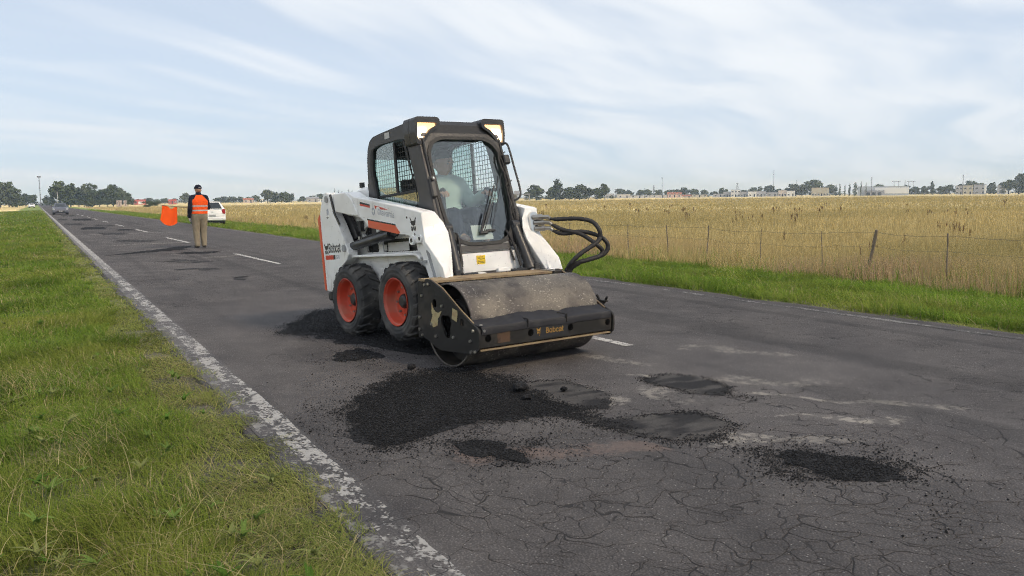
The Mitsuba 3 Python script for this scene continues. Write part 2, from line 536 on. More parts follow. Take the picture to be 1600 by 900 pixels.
# ------------------------------------------------------------------ fresh repair asphalt
PILES = [  # outline, height, loose stones per square metre
    ('main', [(1.50, 4.62), (1.72, 5.36), (2.10, 5.95), (2.53, 6.22), (2.90, 6.30), (3.12, 6.05), (3.16, 5.5), (3.22, 5.05), (3.12, 4.50), (2.82, 4.48), (2.53, 4.58), (2.22, 4.50), (1.87, 4.40), (1.63, 4.40)], .004, 12500),
    ('tail', [(1.98, 4.36), (2.21, 4.36), (2.34, 4.17), (2.37, 3.86), (2.24, 3.72), (2.08, 3.84), (2.0, 4.05)], .004, 11000),
    ('rear', [(2.14, 9.0), (2.45, 9.66), (2.95, 10.45), (3.45, 10.6), (3.3, 9.4), (2.80, 8.55), (2.42, 8.6)], .004, 3800),
    ('mid', [(2.10, 7.14), (2.38, 7.52), (2.64, 7.68), (2.80, 7.36), (2.64, 7.04), (2.33, 6.9)], .004, 4500),
    ('p3', [(3.42, 3.20), (3.66, 3.16), (3.78, 2.99), (3.98, 2.86), (3.88, 2.56), (3.58, 2.50), (3.42, 2.61), (3.35, 2.83), (3.30, 3.02)], .004, 9500),
]
PILES.append(('under', [(2.30, 8.9), (2.9, 10.2), (4.3, 9.9), (4.6, 8.0), (4.2, 6.9), (3.2, 6.6), (2.75, 7.2), (2.5, 8.2)], .003, 1500))  # fresh asphalt from the rear patch, carried on as painted shade under the loader
ROLLED = [
    ('p1', [(4.08, 5.05), (4.34, 5.09), (4.51, 4.84), (4.44, 4.46), (4.22, 4.30), (4.06, 4.47), (4.02, 4.8)], 5000),
    ('p2', [(2.98, 4.42), (3.12, 4.18), (3.43, 4.16), (3.73, 4.06), (3.74, 3.68), (3.39, 3.54), (3.16, 3.61), (3.04, 3.93)], 7000),
    ('hole', [(3.08, 5.48), (3.51, 5.36), (3.55, 4.81), (3.30, 4.45), (3.14, 4.55), (3.03, 4.85)], 5000),
]
FARPATCH = [[(1.5, 24.8), (2.4, 25.3), (3.6, 26.2), (4.3, 28.3), (3.9, 28.4), (3.1, 27.0), (2.2, 25.8)], [(2.5, 21.2), (3.1, 20.6), (3.55, 20.6), (3.3, 21.5), (2.8, 22.3)], [(2.6, 18.5), (3.1, 18.1), (3.2, 18.6), (2.8, 18.9)],
            [(3.3, 24.2), (4.2, 24.0), (4.5, 24.8), (3.6, 25.0)], [(2.1, 33.0), (3.6, 32.4), (4.0, 34.0), (2.8, 35.0)], [(2.4, 41.5), (3.3, 40.5), (3.6, 43), (2.5, 44)], [(1.9, 50), (3.1, 49.5), (3.4, 54), (2.4, 55)], [(3.0, 56), (4.0, 55), (4.1, 60), (3.2, 60)],
            [(1.5, 61), (2.6, 60), (2.7, 66), (1.6, 66)], [(2.5, 76), (3.9, 75), (4.1, 84), (2.7, 85)], [(1.4, 78), (2.2, 78), (2.3, 86), (1.6, 86)], [(2.2, 100), (3.6, 100), (3.8, 112), (2.4, 112)], [(3.55, 46.5), (4.3, 46.2), (4.2, 49), (3.7, 49)], [(3.05, 15.9), (3.3, 15.75), (3.4, 16.1), (3.15, 16.25)]]


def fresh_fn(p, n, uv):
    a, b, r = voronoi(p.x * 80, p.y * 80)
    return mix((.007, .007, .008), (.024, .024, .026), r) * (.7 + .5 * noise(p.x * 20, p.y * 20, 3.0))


def rolled_fn(p, n, uv):
    s = fbm(p.x * 3, p.y * 8, 4.0, 3)
    a, b, r = voronoi(p.x * 90, p.y * 90)
    return mix((.017, .016, .017), (.058, .054, .052), smoothstep(.42, .74, s)) * (.8 + .35 * r)


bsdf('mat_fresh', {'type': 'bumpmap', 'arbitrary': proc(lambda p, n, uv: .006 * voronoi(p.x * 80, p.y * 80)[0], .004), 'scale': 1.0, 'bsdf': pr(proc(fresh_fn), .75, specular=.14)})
bsdf('mat_rolled', pr(proc(rolled_fn), .8, specular=.2))


def ragged(poly, amp, seed, n=160):
    P = sg.Polygon(poly)
    L = P.exterior.length
    pts = np.array([P.exterior.interpolate(s * L).coords[0] for s in np.arange(n) / n])
    c = pts.mean(0)
    d = pts - c
    r = np.linalg.norm(d, axis=1, keepdims=True)
    w = meshkit.fbm(np.stack([pts[:, 0] * 5, pts[:, 1] * 5, pts[:, 0] * 0 + seed], -1), 4, seed) - .5
    return pts + d / r * (w[:, None] * amp)


def mound(poly, h, seed, amp=.22):
    out = ragged(poly, amp, seed)
    c = out.mean(0)
    rings = [1.0, .96, .85, .6, .3]
    zs = [.002, .004 + h * .25, .004 + h * .6, .004 + h, .004 + h * 1.05]
    v = [np.column_stack([c + (out - c) * s, np.full(len(out), z) + (h * .5 * (meshkit.fbm(np.column_stack([c + (out - c) * s, out[:, 0] * 0]) * 9, 3, seed) - .5) if s < .97 else 0)]) for s, z in zip(rings, zs)]
    v = np.vstack(v + [np.array([[c[0], c[1], zs[-1]]])])
    n = len(out)
    i, j = np.arange(n), (np.arange(n) + 1) % n
    f = []
    for k in range(4):
        A, B = k * n, (k + 1) * n
        f += [np.stack([A + i, A + j, B + j], 1), np.stack([A + i, B + j, B + i], 1)]
    f += [np.stack([4 * n + i, 4 * n + j, i * 0 + 5 * n], 1)]
    m = tm(v, np.vstack(f))
    if m.face_normals[:, 2].mean() < 0:
        m = tm(v, np.vstack(f)[:, ::-1])
    return m


stones = []   # x, y, z, size


def strew(poly, per_m2, fringe=.10, z=.012, rim=None, h=.012):
    P = sg.Polygon(poly)
    x0, y0, x1, y1 = P.buffer(.5).bounds
    n = int((x1 - x0) * (y1 - y0) * per_m2)
    q = RNG.uniform((x0, y0), (x1, y1), (n, 2))
    d = shapely.distance(P, shapely.points(q))
    e = shapely.distance(P.exterior, shapely.points(q))
    jag = meshkit.fbm(np.column_stack([q * 3.2, q[:, :1] * 0]), 4, 5) - .5
    if rim is None:
        sd = np.where(d > 0, d, -e) + .60 * jag
        keep = np.where(sd > 0, np.exp(-(np.maximum(sd, 0) / fringe) ** .8) * .40, .50 + .45 * np.clip(-sd / .08, 0, 1))
    else:
        keep = np.exp(-((e + .10 * jag) / rim) ** 2)
    keep = RNG.random(n) < keep
    zz = np.where(d > 0, .001, .004 + h * np.clip(e / .12, 0, 1))
    stones.append(np.column_stack([q[keep], zz[keep]]))


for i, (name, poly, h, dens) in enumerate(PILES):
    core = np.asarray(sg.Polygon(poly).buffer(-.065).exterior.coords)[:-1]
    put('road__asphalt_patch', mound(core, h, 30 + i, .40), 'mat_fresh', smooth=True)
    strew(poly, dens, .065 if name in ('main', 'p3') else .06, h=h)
for i, (name, poly, dens) in enumerate(ROLLED):
    put('road__asphalt_patch', mound(poly, .003, 50 + i, .14), 'mat_rolled', smooth=True, label='smooth rolled asphalt patch')
    strew(poly, dens * 1.1, rim=.045, h=.003)
strew([(3.0, 4.45), (3.16, 3.62), (3.42, 3.54), (3.40, 3.66), (3.2, 3.8), (3.12, 4.3)], 7000, .05)
strew([(4.02, 4.8), (4.06, 4.45), (4.22, 4.28), (4.28, 4.36), (4.12, 4.56)], 6000, .04)
strew([(3.2, 2.06), (3.26, 2.02), (3.3, 2.08), (3.24, 2.1)], 3500, .04)
strew([(1.88, 15.9), (2.2, 15.8), (2.3, 16.1), (2.0, 16.3)], 600, .06)
strew([(1.7, 4.3), (3.5, 4.3), (3.9, 6.3), (2.2, 7.2)], 160, .25)
for i, poly in enumerate(FARPATCH):
    put('road__asphalt_patch', mound(poly, .003, 70 + i, .9), 'mat_rolled' if i % 3 else 'mat_fresh', smooth=True)

# every loose stone: a squashed irregular octahedron
S = np.vstack(stones)
n = len(S)
size = RNG.uniform(.0020, .0058, n) * np.where(RNG.random(n) < .06, 1.6, 1.0)
o = np.array([[1, 0, 0], [-1, 0, 0], [0, 1, 0], [0, -1, 0], [0, 0, 1], [0, 0, -1.0]])
of = np.array([[0, 2, 4], [2, 1, 4], [1, 3, 4], [3, 0, 4], [2, 0, 5], [1, 2, 5], [3, 1, 5], [0, 3, 5]])
V = o[None] * RNG.uniform(.65, 1.35, (n, 6, 1)) * size[:, None, None]
a = RNG.uniform(0, 6.28, n)
ca, sa = np.cos(a)[:, None], np.sin(a)[:, None]
tilt = RNG.uniform(-.6, .6, n)
ct, st = np.cos(tilt)[:, None], np.sin(tilt)[:, None]
x, y, z = V[..., 0], V[..., 1] * ct - V[..., 2] * st, V[..., 1] * st + V[..., 2] * ct
V = np.stack([x * ca - y * sa, x * sa + y * ca, z * .6], -1)
V += np.column_stack([S[:, :2], S[:, 2] + size * .45])[:, None, :]
F = (of[None] + np.arange(n)[:, None, None] * 6).reshape(-1, 3)
tone = RNG.uniform(.005, .024, n)
bsdf('mat_stone', pr({'type': 'mesh_attribute', 'name': 'vertex_color'}, .7, specular=.14))
put('loose_asphalt_gravel', tm(V.reshape(-1, 3), F), 'mat_stone', color=np.repeat(np.stack([tone, tone, tone * 1.06], 1), 6, 0), kind='stuff', label='black loose hot-mix gravel strewn over the road patches')
N_STONES = n


def lump(r, seed):
    m = trimesh.creation.icosphere(2, r)
    v = m.vertices
    m.vertices = v * (1 + .55 * (meshkit.fbm(v / r * 1.6 + seed, 3, seed) - .5))[:, None] * [1.1, .9, .7]
    return m


for (x, y, r), l in zip([(2.66, 6.36, .035), (3.03, 5.18, .055), (2.94, 4.93, .030), (3.3, 5.0, .026)],
                        ['black asphalt lump lying alone just in front of the drum', 'largest black asphalt lump standing up on the fresh black patch', 'small black asphalt lump next to the largest lump', 'small black asphalt lump at the edge of the rolled patch']):
    k = thing('asphalt_lump', l, 'asphalt lump')
    scene[k] = ply(lump(r, int(r * 1000)), 'mat_fresh', smooth=False, to_world=T().translate([x, y, r * .55 + .012]))
# ------------------------------------------------------------------ grass
def blades(pos, h, az, lean, width, col, seg=3, face=None):
    """Curved tapering blades. Returns vertices, faces and vertex colours."""
    n = len(pos)
    d = np.stack([np.cos(az), np.sin(az), az * 0], 1)
    fa = az + np.pi / 2 + RNG.normal(0, .5, n) if face is None else face
    s = np.stack([np.cos(fa), np.sin(fa), fa * 0], 1)
    rows = []
    for k in range(seg + 1):
        t = k / seg
        c = pos + d * (h * lean * t ** 1.8)[:, None] + np.array([0, 0, 1.0]) * (h * t * np.sqrt(np.maximum(1 - (.55 * np.minimum(lean, 1.5) * t) ** 2, .08)))[:, None]
        if k < seg:
            w = (width * (1 - .75 * t))[:, None] * .5
            rows += [c - s * w, c + s * w]
        else:
            rows += [c]
    m = 2 * seg + 1
    V = np.stack(rows, 1).reshape(-1, 3)
    f = []
    for k in range(seg - 1):
        f += [[2 * k, 2 * k + 1, 2 * k + 3], [2 * k, 2 * k + 3, 2 * k + 2]]
    f += [[2 * seg - 2, 2 * seg - 1, 2 * seg]]
    F = (np.array(f)[None] + (np.arange(n) * m)[:, None, None]).reshape(-1, 3)
    return V, F, np.repeat(col, m, 0)


def join(parts):
    V, F, C, at = [], [], [], 0
    for v, f, c in parts:
        V.append(v); F.append(f + at); C.append(c); at += len(v)
    return np.vstack(V), np.vstack(F), np.vstack(C)


def nz(x, y, s, seed, o=3):
    return meshkit.fbm(np.stack([np.asarray(x) * s, np.asarray(y) * s, np.asarray(x) * 0 + .37 * seed], -1), o, seed)


bsdf('mat_blade', {'type': 'principledthin', 'base_color': {'type': 'mesh_attribute', 'name': 'vertex_color'}, 'roughness': .6, 'diff_trans': .7, 'spec_trans': 0.0, 'eta': 1.3}, two=False)
GREENS = np.array([[.135, .220, .028], [.165, .250, .040], [.105, .185, .024], [.220, .285, .060], [.195, .245, .055]])
STRAW = np.array([[.50, .43, .24], [.42, .35, .18], [.36, .31, .14]])


def mixcol(n, palette, var=.18):
    c = palette[RNG.integers(0, len(palette), n)]
    return np.clip(c * RNG.uniform(1 - var, 1 + var, (n, 1)), 0, 1)


def verge(n, x0, x1, y0, y1, power, hmin, hmax, wide, seg, edge, dead=.10, left=True, clump=.55, zoff=0.0):
    """Blades between x0 and x1, thinning out from y0 to y1; edge(x, y) gives the share that is short creeping grass."""
    u = RNG.random(n)
    y = (y0 ** (1 - power) + u * (y1 ** (1 - power) - y0 ** (1 - power))) ** (1 / (1 - power))
    x = RNG.uniform(0, 1, n)
    lo = np.maximum(x0, -1.0 - .085 * y) if left else np.full(n, x0)
    x = lo + x * (x1 - lo)
    den = nz(x, y, 2.2, 41)
    short = edge(x, y)
    keep = RNG.random(n) < np.where(short > .5, np.clip((nz(x, y, 3.5, 47) - .33 - .35 * np.clip(x - .85, 0, 1) * left) * 6, .0, 1), 1 - clump * np.clip((.52 - den) * 5, 0, 1))
    x, y, short, den = x[keep], y[keep], short[keep], den[keep]
    n = len(x)
    tuft = nz(x, y, 1.1, 44)
    h = (hmin + (hmax - hmin) * np.clip((tuft - .30) * 2.2, 0, 1)) * RNG.uniform(.55, 1.2, n)
    h = np.where(short > .5, RNG.uniform(.02, .075, n), h)
    az = RNG.uniform(0, 6.283, n) * .5 + 6.283 * nz(x, y, 1.3, 45) * 2.4
    lean = np.where(short > .5, RNG.uniform(.8, 2.2, n), np.abs(RNG.normal(.85, .50, n)))
    dist = np.hypot(x, y)
    w = np.maximum(wide * RNG.uniform(.7, 1.35, n), .00085 * dist)
    c = mixcol(n, GREENS)
    yel = np.clip((nz(x, y, .7, 46) - .42) * 3.2, 0, 1)[:, None]
    c = c * (1 - .55 * yel) + np.array([.250, .255, .062]) * .55 * yel
    c = np.where(short[:, None] > .5, c * .3 + np.array([.270, .285, .095]) * .7, c)
    dk = np.clip((nz(x, y, 1.5, 48) - .50) * 4, 0, 1)[:, None] * .35
    c = c * (1 - dk) + np.array([.080, .145, .026]) * dk
    brown = (RNG.random(n) < dead * (.4 + 2.2 * np.clip((nz(x, y, 1.7, 49) - .45) * 3, 0, 1)))
    c[brown] = mixcol(int(brown.sum()), STRAW)
    z = gz(x, y) - .004 + zoff
    z = np.where((x > XL - .15) & (x < 2), np.maximum(z, -.02), z)
    return blades(np.column_stack([x, y, z]), h, az, lean, w, c, seg)


el = lambda x, y: ((x + .38 * (nz(x, y, 1.4, 50) - .5) * 2) > .68).astype(float)
near = verge(105000, -2.4, 1.20, 2.1, 8.0, 1.2, .05, .165, .0046, 4, el, dead=.09, clump=.7)
mid_ = verge(90000, -3.5, 1.12, 8.0, 30.0, 1.5, .06, .16, .006, 3, el, dead=.07)
far_ = verge(60000, -9, 1.08, 30.0, 190.0, 1.5, .08, .20, .02, 2, el, dead=.08)
m = 16000
x, y = RNG.uniform(.25, 1.12, m), RNG.uniform(2.0, 9.0, m)
k = RNG.random(m) < np.clip((nz(x, y, 2.4, 57) - .36 - .25 * np.clip(x - .85, 0, 1)) * 5, 0, 1)
x, y = x[k], y[k]
m = len(x)
thatch = blades(np.column_stack([x, y, np.maximum(gz(x, y), -.02) + RNG.uniform(.002, .02, m)]), RNG.uniform(.015, .05, m), RNG.uniform(0, 6.28, m), RNG.uniform(1.5, 4.0, m), RNG.uniform(.002, .0045, m), np.where(RNG.random((m, 1)) < .5, mixcol(m, STRAW) * .8, mixcol(m, np.array([[.30, .31, .11], [.24, .28, .07]]))), 3)
# broad-leaved weeds and clover rosettes in the near verge
m = 260
x, y = RNG.uniform(-2.2, .95, m), 2.2 + 9 * RNG.random(m) ** 1.6
k = np.repeat(np.arange(m), 7)
rad = RNG.uniform(.03, .07, m)[k]
wa = RNG.uniform(0, 6.28, len(k))
weeds_ = blades(np.column_stack([x[k], y[k], gz(x[k], y[k]) + RNG.uniform(.02, .09, m)[k]]), rad * RNG.uniform(.8, 1.3, len(k)), wa, RNG.uniform(.9, 1.8, len(k)), rad * RNG.uniform(.30, .55, len(k)), mixcol(m, np.array([[.10, .19, .035], [.16, .24, .06], [.22, .25, .09]]))[k], 3, face=wa + np.pi / 2)
# long dead stems lying over the near tufts
m = 1500
x, y = RNG.uniform(-2.0, .85, m), RNG.uniform(2.1, 7.5, m)
k = nz(x, y, 1.7, 49) > .46
x, y = x[k], y[k]
m = len(x)
dead = blades(np.column_stack([x, y, gz(x, y) + RNG.uniform(.02, .12, m)]), RNG.uniform(.08, .24, m), RNG.uniform(0, 6.28, m), RNG.uniform(.8, 2.8, m), RNG.uniform(.002, .0045, m), mixcol(m, STRAW), 4)
v, f, c = join([near, mid_, far_, dead, thatch, weeds_])
put('verge_grass', tm(v, f), 'mat_blade', color=c, kind='stuff', label='green roadside grass with dead straw along the near edge of the road')

er = lambda x, y: ((x + .35 * (nz(x, y, 1.2, 51) - .5) * 2) < 8.80).astype(float)
BASE = GREENS
GREENS = BASE * [1.16, 1.18, 1.1]
ra = verge(120000, 8.50, 15.2, 3.6, 34.0, 1.3, .10, .28, .008, 3, er, dead=.05, left=False, clump=.4)
rb = verge(60000, 8.45, 15.4, 34.0, 190.0, 1.4, .12, .26, .02, 2, er, dead=.06, left=False, clump=.3)
v, f, c = join([ra, rb])
put('verge_grass', tm(v, f), 'mat_blade', color=c, kind='stuff', label='bright green mown grass strip between the far road edge and the dry field')


# the dry pasture beyond: stalks, thinning out with distance while their tufts get wider
DRY = np.array([[.54, .435, .205], [.48, .38, .170], [.58, .475, .235], [.44, .345, .150]])


def pasture(n, r0, r1, power, hmin, hmax, wide, seg, a0=26, a1=96, xmin=14.0):
    u = RNG.random(n)
    r = (r0 ** (2 - power) + u * (r1 ** (2 - power) - r0 ** (2 - power))) ** (1 / (2 - power))
    a = np.radians(90 - RNG.uniform(a0 - 30, a1 - 30, n))
    x, y = r * np.cos(a), r * np.sin(a)
    b = nz(x, y, .28, 61)
    k = (x > xmin + 1.3 * (nz(x, y, .45, 62) - .35)) & (RNG.random(n) < np.clip(.35 + 2.2 * (nz(x, y, .9, 63) - .32), .15, 1))
    x, y, r, b = x[k], y[k], r[k], b[k]
    n = len(x)
    h = (hmin + (hmax - hmin) * np.clip((b - .3) * 2, 0, 1)) * RNG.uniform(.6, 1.2, n)
    h *= np.clip(.50 + (x - xmin) / 2.6, .50, 1)
    az = RNG.normal(.6, .9, n)
    w = np.maximum(wide, .00085 * r) * RNG.uniform(.7, 1.4, n)
    c = mixcol(n, DRY, .22)
    t = np.clip((nz(x * .5, y * 1.0, .09, 64) - .42) * 4, 0, 1)[:, None]
    c = c * (1 - .62 * t) + np.array([.33, .28, .12]) * .62 * t
    red = (np.clip((nz(x, y, .33, 65) - .36) * 4, 0, 1) * np.clip(1 - (x - 14) / 4, 0, 1))[:, None] * .85
    c = c * (1 - red) + np.array([.46, .32, .21]) * red
    green = (RNG.random(n) < .14 * np.clip(1 - (x - 14.2) / 2.0, 0, 1))
    c[green] = mixcol(int(green.sum()), GREENS)
    return blades(np.column_stack([x, y, gz(x, y) - .01]), h, az, np.abs(RNG.normal(.28, .2, n)), w, c, seg)


parts = [pasture(200000, 13, 34, 1.2, .36, .82, .006, 3), pasture(120000, 34, 95, 1.3, .34, .70, .022, 2), pasture(90000, 95, 330, 1.5, .35, .66, .08, 2)]
v, f, c = join(parts)
put('dry_pasture', tm(v, f), 'mat_blade', color=c, kind='stuff', label='tall straw-coloured dry grass filling the flat field beyond the fence')
m = 9000
r, a = RNG.uniform(40, 330, m), np.radians(90 + RNG.uniform(.2, 12, m))
x, y = r * np.cos(a), r * np.sin(a)
k = (x < -3.8 - .02 * y)
x, y, r = x[k], y[k], r[k]
m = len(x)
v, f, c = blades(np.column_stack([x, y, gz(x, y)]), RNG.uniform(.3, .6, m), RNG.uniform(0, 6.28, m), np.abs(RNG.normal(.3, .2, m)), .0011 * r, mixcol(m, DRY), 2)
put('dry_pasture', tm(v, f), 'mat_blade', color=c, kind='stuff', label='pale dry grass field left of the road behind the near verge')

# darker seed-headed weeds standing out of the pasture
m = 110
r, a = RNG.uniform(15, 120, m) ** 1.0, np.radians(90 - RNG.uniform(8, 64, m))
x, y = r * np.cos(a), r * np.sin(a)
k = (x > 16.5) & (nz(x, y, .12, 71) > .48)
x, y, r = x[k], y[k], r[k]
wv = []
for xi, yi, ri in zip(x, y, r):
    for q in range(RNG.integers(2, 6)):
        b = np.array([[xi, yi, float(gz(xi, yi))]]) + RNG.normal(0, .10, (1, 3)) * [1, 1, 0]
        hh = RNG.uniform(.65, 1.0)
        w = max(.006, .0005 * ri)
        wv.append(blades(b, np.array([hh]), RNG.uniform(0, 6.28, 1), RNG.uniform(.05, .35, 1), np.array([w]), np.array([[.26, .19, .10]]), 3))
        top = b + [[0, 0, hh * .86]]
        for j in range(4):
            wv.append(blades(top - [[0, 0, .05 * j]], np.array([.12]), RNG.uniform(0, 6.28, 1), RNG.uniform(.3, .8, 1), np.array([w * 2.2]), np.array([[.22, .15, .08]]), 2))
v, f, c = join(wv)
put('field_weeds', tm(v, f), 'mat_blade', color=c, kind='stuff', label='dark brown seeding weeds standing out of the dry pasture')

# ------------------------------------------------------------------ wire fence
def post_fn(p, n, uv):
    g = fbm(p.x * 30, p.y * 30, p.z * 6, 3)
    return mix((.12, .095, .065), (.25, .20, .15), g)


bsdf('mat_post', pr(proc(post_fn), .9))
flat('mat_wire', (.10, .095, .09), .5, metallic=.6)
fence = thing('wire_fence', 'sagging wire fence on thin weathered posts in the dry field', 'fence')
FX = 15.2
posts = [(5.6, .73, 0, .022), (8.58, .74, .05, .024), (9.96, .76, -.26, .052), (11.2, .70, .02, .014), (12.8, .70, .0, .013), (14.44, .74, -.03, .022), (15.91, .72, .06, .024), (17.45, .71, .0, .020), (20.29, .70, .03, .021), (23.4, .70, .0, .021), (26.8, .70, .02, .021), (30.5, .68, .0, .022), (35, .68, 0, .022), (40, .66, 0, .024), (46, .66, 0, .026)]
posts = [(y * 1.118, 1.44 - (1.44 - t) * 1.118, l * 1.0, r * .72) for y, t, l, r in posts]
for y, top, lean, r in posts:
    z0 = float(gz(FX, y)) - .05
    k = np.linspace(0, 1, 7)
    path = np.stack([FX + .02 * np.sin(k * 5 + y), y - lean * (1 - k), z0 + (top - z0) * k], 1)
    put(fence + '__post', tube(path, r * (1.1 - .25 * k) * (1 + .12 * np.sin(k * 11 + y)), 7), 'mat_post', smooth=50)
for zt, r in ((.66, .0030), (.36, .0022)):
    pts = []
    for (y, top, _, _), (y2, top2, _, _) in zip(posts[:-1], posts[1:]):
        for s in np.arange(4) / 4:
            pts.append((FX + .045, y + (y2 - y) * s, zt - .08 + (top - .635) - .10 * s * (1 - s)))
    put(fence + '__wire', tube(np.array(pts), r, 5), 'mat_wire')
# ------------------------------------------------------------------ the loader: its own frame is X forward, Y to its left, Z up
def frame(x, y, a, pitch, roll, piv=-1.08):
    F = np.array([math.sin(a) * math.cos(pitch), -math.cos(a) * math.cos(pitch), math.sin(pitch)])
    l0 = np.array([math.cos(a), math.sin(a), 0])
    u0 = np.cross(F, l0)
    l = l0 * math.cos(roll) - u0 * math.sin(roll)
    R = np.stack([F, l, np.cross(F, l)], 1)
    o = np.array([x, y, 0]) - piv * np.array([-math.sin(a), math.cos(a), 0])
    return matrix(o - R @ np.array([piv, 0, 0]), R)


LM = frame(3.7509, 7.438, .1203, .0767, -.0147)
RMX = frame(3.6951, 6.4111, .1302, 0, 0, 0.0)

def white_fn(p, n, uv):
    b = fbm(p.x * 3, p.y * 3, p.z * 3, 4)
    streak = fbm(p.x * 26, p.y * 26, p.z * 2.2, 3)
    spot = noise(p.x * 75, p.y * 75, p.z * 75)
    scratch = noise(p.x * 9 + 4 * b, p.y * 9, p.z * 160)
    c = mix((.78, .78, .77), (.46, .42, .36), .34 * smoothstep(.45, .8, b))
    c = mix(c, (.36, .32, .27), .42 * smoothstep(.60, .80, streak) * smoothstep(.40, .62, b))
    c = mix(c, (.10, .09, .08), .75 * smoothstep(.86, .93, spot) * smoothstep(.42, .6, fbm(p.x * 5 + 3, p.y * 5, p.z * 5, 2)))
    return mix(c, (.40, .38, .36), .5 * smoothstep(.93, .97, scratch))


bsdf('mat_white_paint', pr(proc(white_fn), .34, clearcoat=.4, clearcoat_gloss=.8))
dirty('mat_grey_paint', (.30, .31, .32), (.20, .18, .16), .4, .4, 5.0)
dirty('mat_black_paint', (.022, .022, .024), (.09, .085, .08), .38, .35, 4.0, .05)
dirty('mat_cab_black', (.026, .025, .027), (.075, .07, .068), .42, .35, 3.0, .03)
dirty('mat_orange_paint', (.66, .095, .035), (.35, .16, .09), .35, .35, 7.0)
dirty('mat_rim', (.50, .065, .032), (.30, .20, .14), .45, .5, 5.0)
flat('mat_red_decal', (.55, .05, .03), .4)
flat('mat_black_decal', (.018, .018, .02), .45)
flat('mat_grey_decal', (.36, .38, .42), .45)
flat('mat_rubber_hose', (.020, .018, .018), .6)
flat('mat_chrome', (.62, .62, .61), .22, metallic=1.0)
dirty('mat_steel', (.34, .33, .31), (.15, .12, .09), .35, .5, 9.0, metallic=.8)
dirty('mat_yellow_sticker', (.75, .52, .02), (.1, .08, .03), .5, .5, 40.0)
flat('mat_label', (.46, .45, .43), .5)
flat('mat_seat', (.03, .03, .032), .7)


def tyre_fn(p, n, uv):
    b = fbm(p.x * 7, p.y * 7, p.z * 7, 4)
    return mix((.030, .030, .031), (.105, .098, .090), smoothstep(.35, .75, b) * .8) * (.85 + .3 * noise(p.x * 150, p.y * 150, p.z * 150))


bsdf('mat_tyre', pr(proc(tyre_fn), .75))
bsdf('mat_glass', {'type': 'thindielectric', 'int_ior': 1.5, 'specular_transmittance': rgb(.84, .94, .91)}, two=False)
bsdf('mat_door_glass', {'type': 'thindielectric', 'int_ior': 1.5, 'specular_transmittance': rgb(.93, .975, .96)}, two=False)
flat('mat_glass_seal', (.012, .012, .013), .6)

loader = thing('skid_steer_loader', 'white skid steer loader with black cab, orange wheel rims and lit work lights', 'skid steer loader')
L = lambda part, mesh, mat, smooth=30, **k: put(f'{loader}__{part}', mesh, mat, smooth=smooth, to_world=LM, **k)

# wheels: outward is +Y in the wheel's own frame
TY = lathe([(-.105, .215), (-.124, .25), (-.133, .30), (-.124, .343), (-.102, .362), (0, .368), (.102, .362), (.124, .343), (.131, .318), (.134, .312), (.133, .296), (.129, .285), (.131, .272), (.128, .262), (.124, .25), (.112, .238), (.105, .222)], (0, 0, 0), (0, 1, 0), 56, caps=False)
lug = []
for row in (-1, 1):
    for k in range(20):
        a0 = (k + (.5 if row > 0 else 0)) * 2 * np.pi / 20
        def P(yy, da, r, a0=a0, row=row):
            a = a0 + da + .16 * (abs(yy) / .128)
            return (r * math.cos(a), row * yy, r * math.sin(a))
        hw = .048
        v = [P(.006, -hw, .360), P(.006, hw, .360), P(.128, hw, .338), P(.128, -hw, .338), P(.010, -hw * .8, .386), P(.010, hw * .8, .386), P(.108, hw * .85, .380), P(.108, -hw * .85, .380), P(.128, -hw * .7, .352), P(.128, hw * .7, .352)]
        lug.append(trimesh.convex.convex_hull(np.array(v)))
LUGS = cat(lug)
RIM = lathe([(.128, .236), (.130, .230), (.112, .222), (.108, .214), (.075, .206), (.035, .200), (.020, .190), (.012, .160), (.020, .110), (.026, .075), (.0, .070)], (0, 0, 0), (0, 1, 0), 48, caps=False)
HUB = lathe([(.0, .072), (.045, .066), (.060, .050), (.062, .0)], (0, 0, 0), (0, 1, 0), 24, caps=False)
BOLT = bolt((0, 0, 0), (0, 1, 0), .012, .026)
ply_tyre, ply_rim, ply_hub, ply_bolt = ply(cat(TY, LUGS), None, smooth=25), ply(RIM, None, smooth=30), ply(HUB, None, smooth=30), ply(BOLT, None)
for x, y in ((0, -.69), (-1.08, -.69), (0, .69), (-1.08, .69)):
    w = numbered(loader + '__wheel')
    R = np.eye(3) if y > 0 else np.diag([-1.0, -1, 1])
    spin = RNG.uniform(0, 6.28)
    c, s = math.cos(spin), math.sin(spin)
    R = R @ np.array([[c, 0, s], [0, 1, 0], [-s, 0, c]])
    W = LM @ matrix((x, y, .385), R)
    for part, d, m in (('tyre', ply_tyre, 'mat_tyre'), ('rim', ply_rim, 'mat_rim'), ('hub', ply_hub, 'mat_black_paint')):
        put(f'{w}__{part}', d, m, to_world=W)
    for b in range(8):
        a = b * np.pi / 4
        put(f'{w}__bolt', ply_bolt, 'mat_steel', to_world=W @ matrix((.135 * math.cos(a), .014, .135 * math.sin(a))))

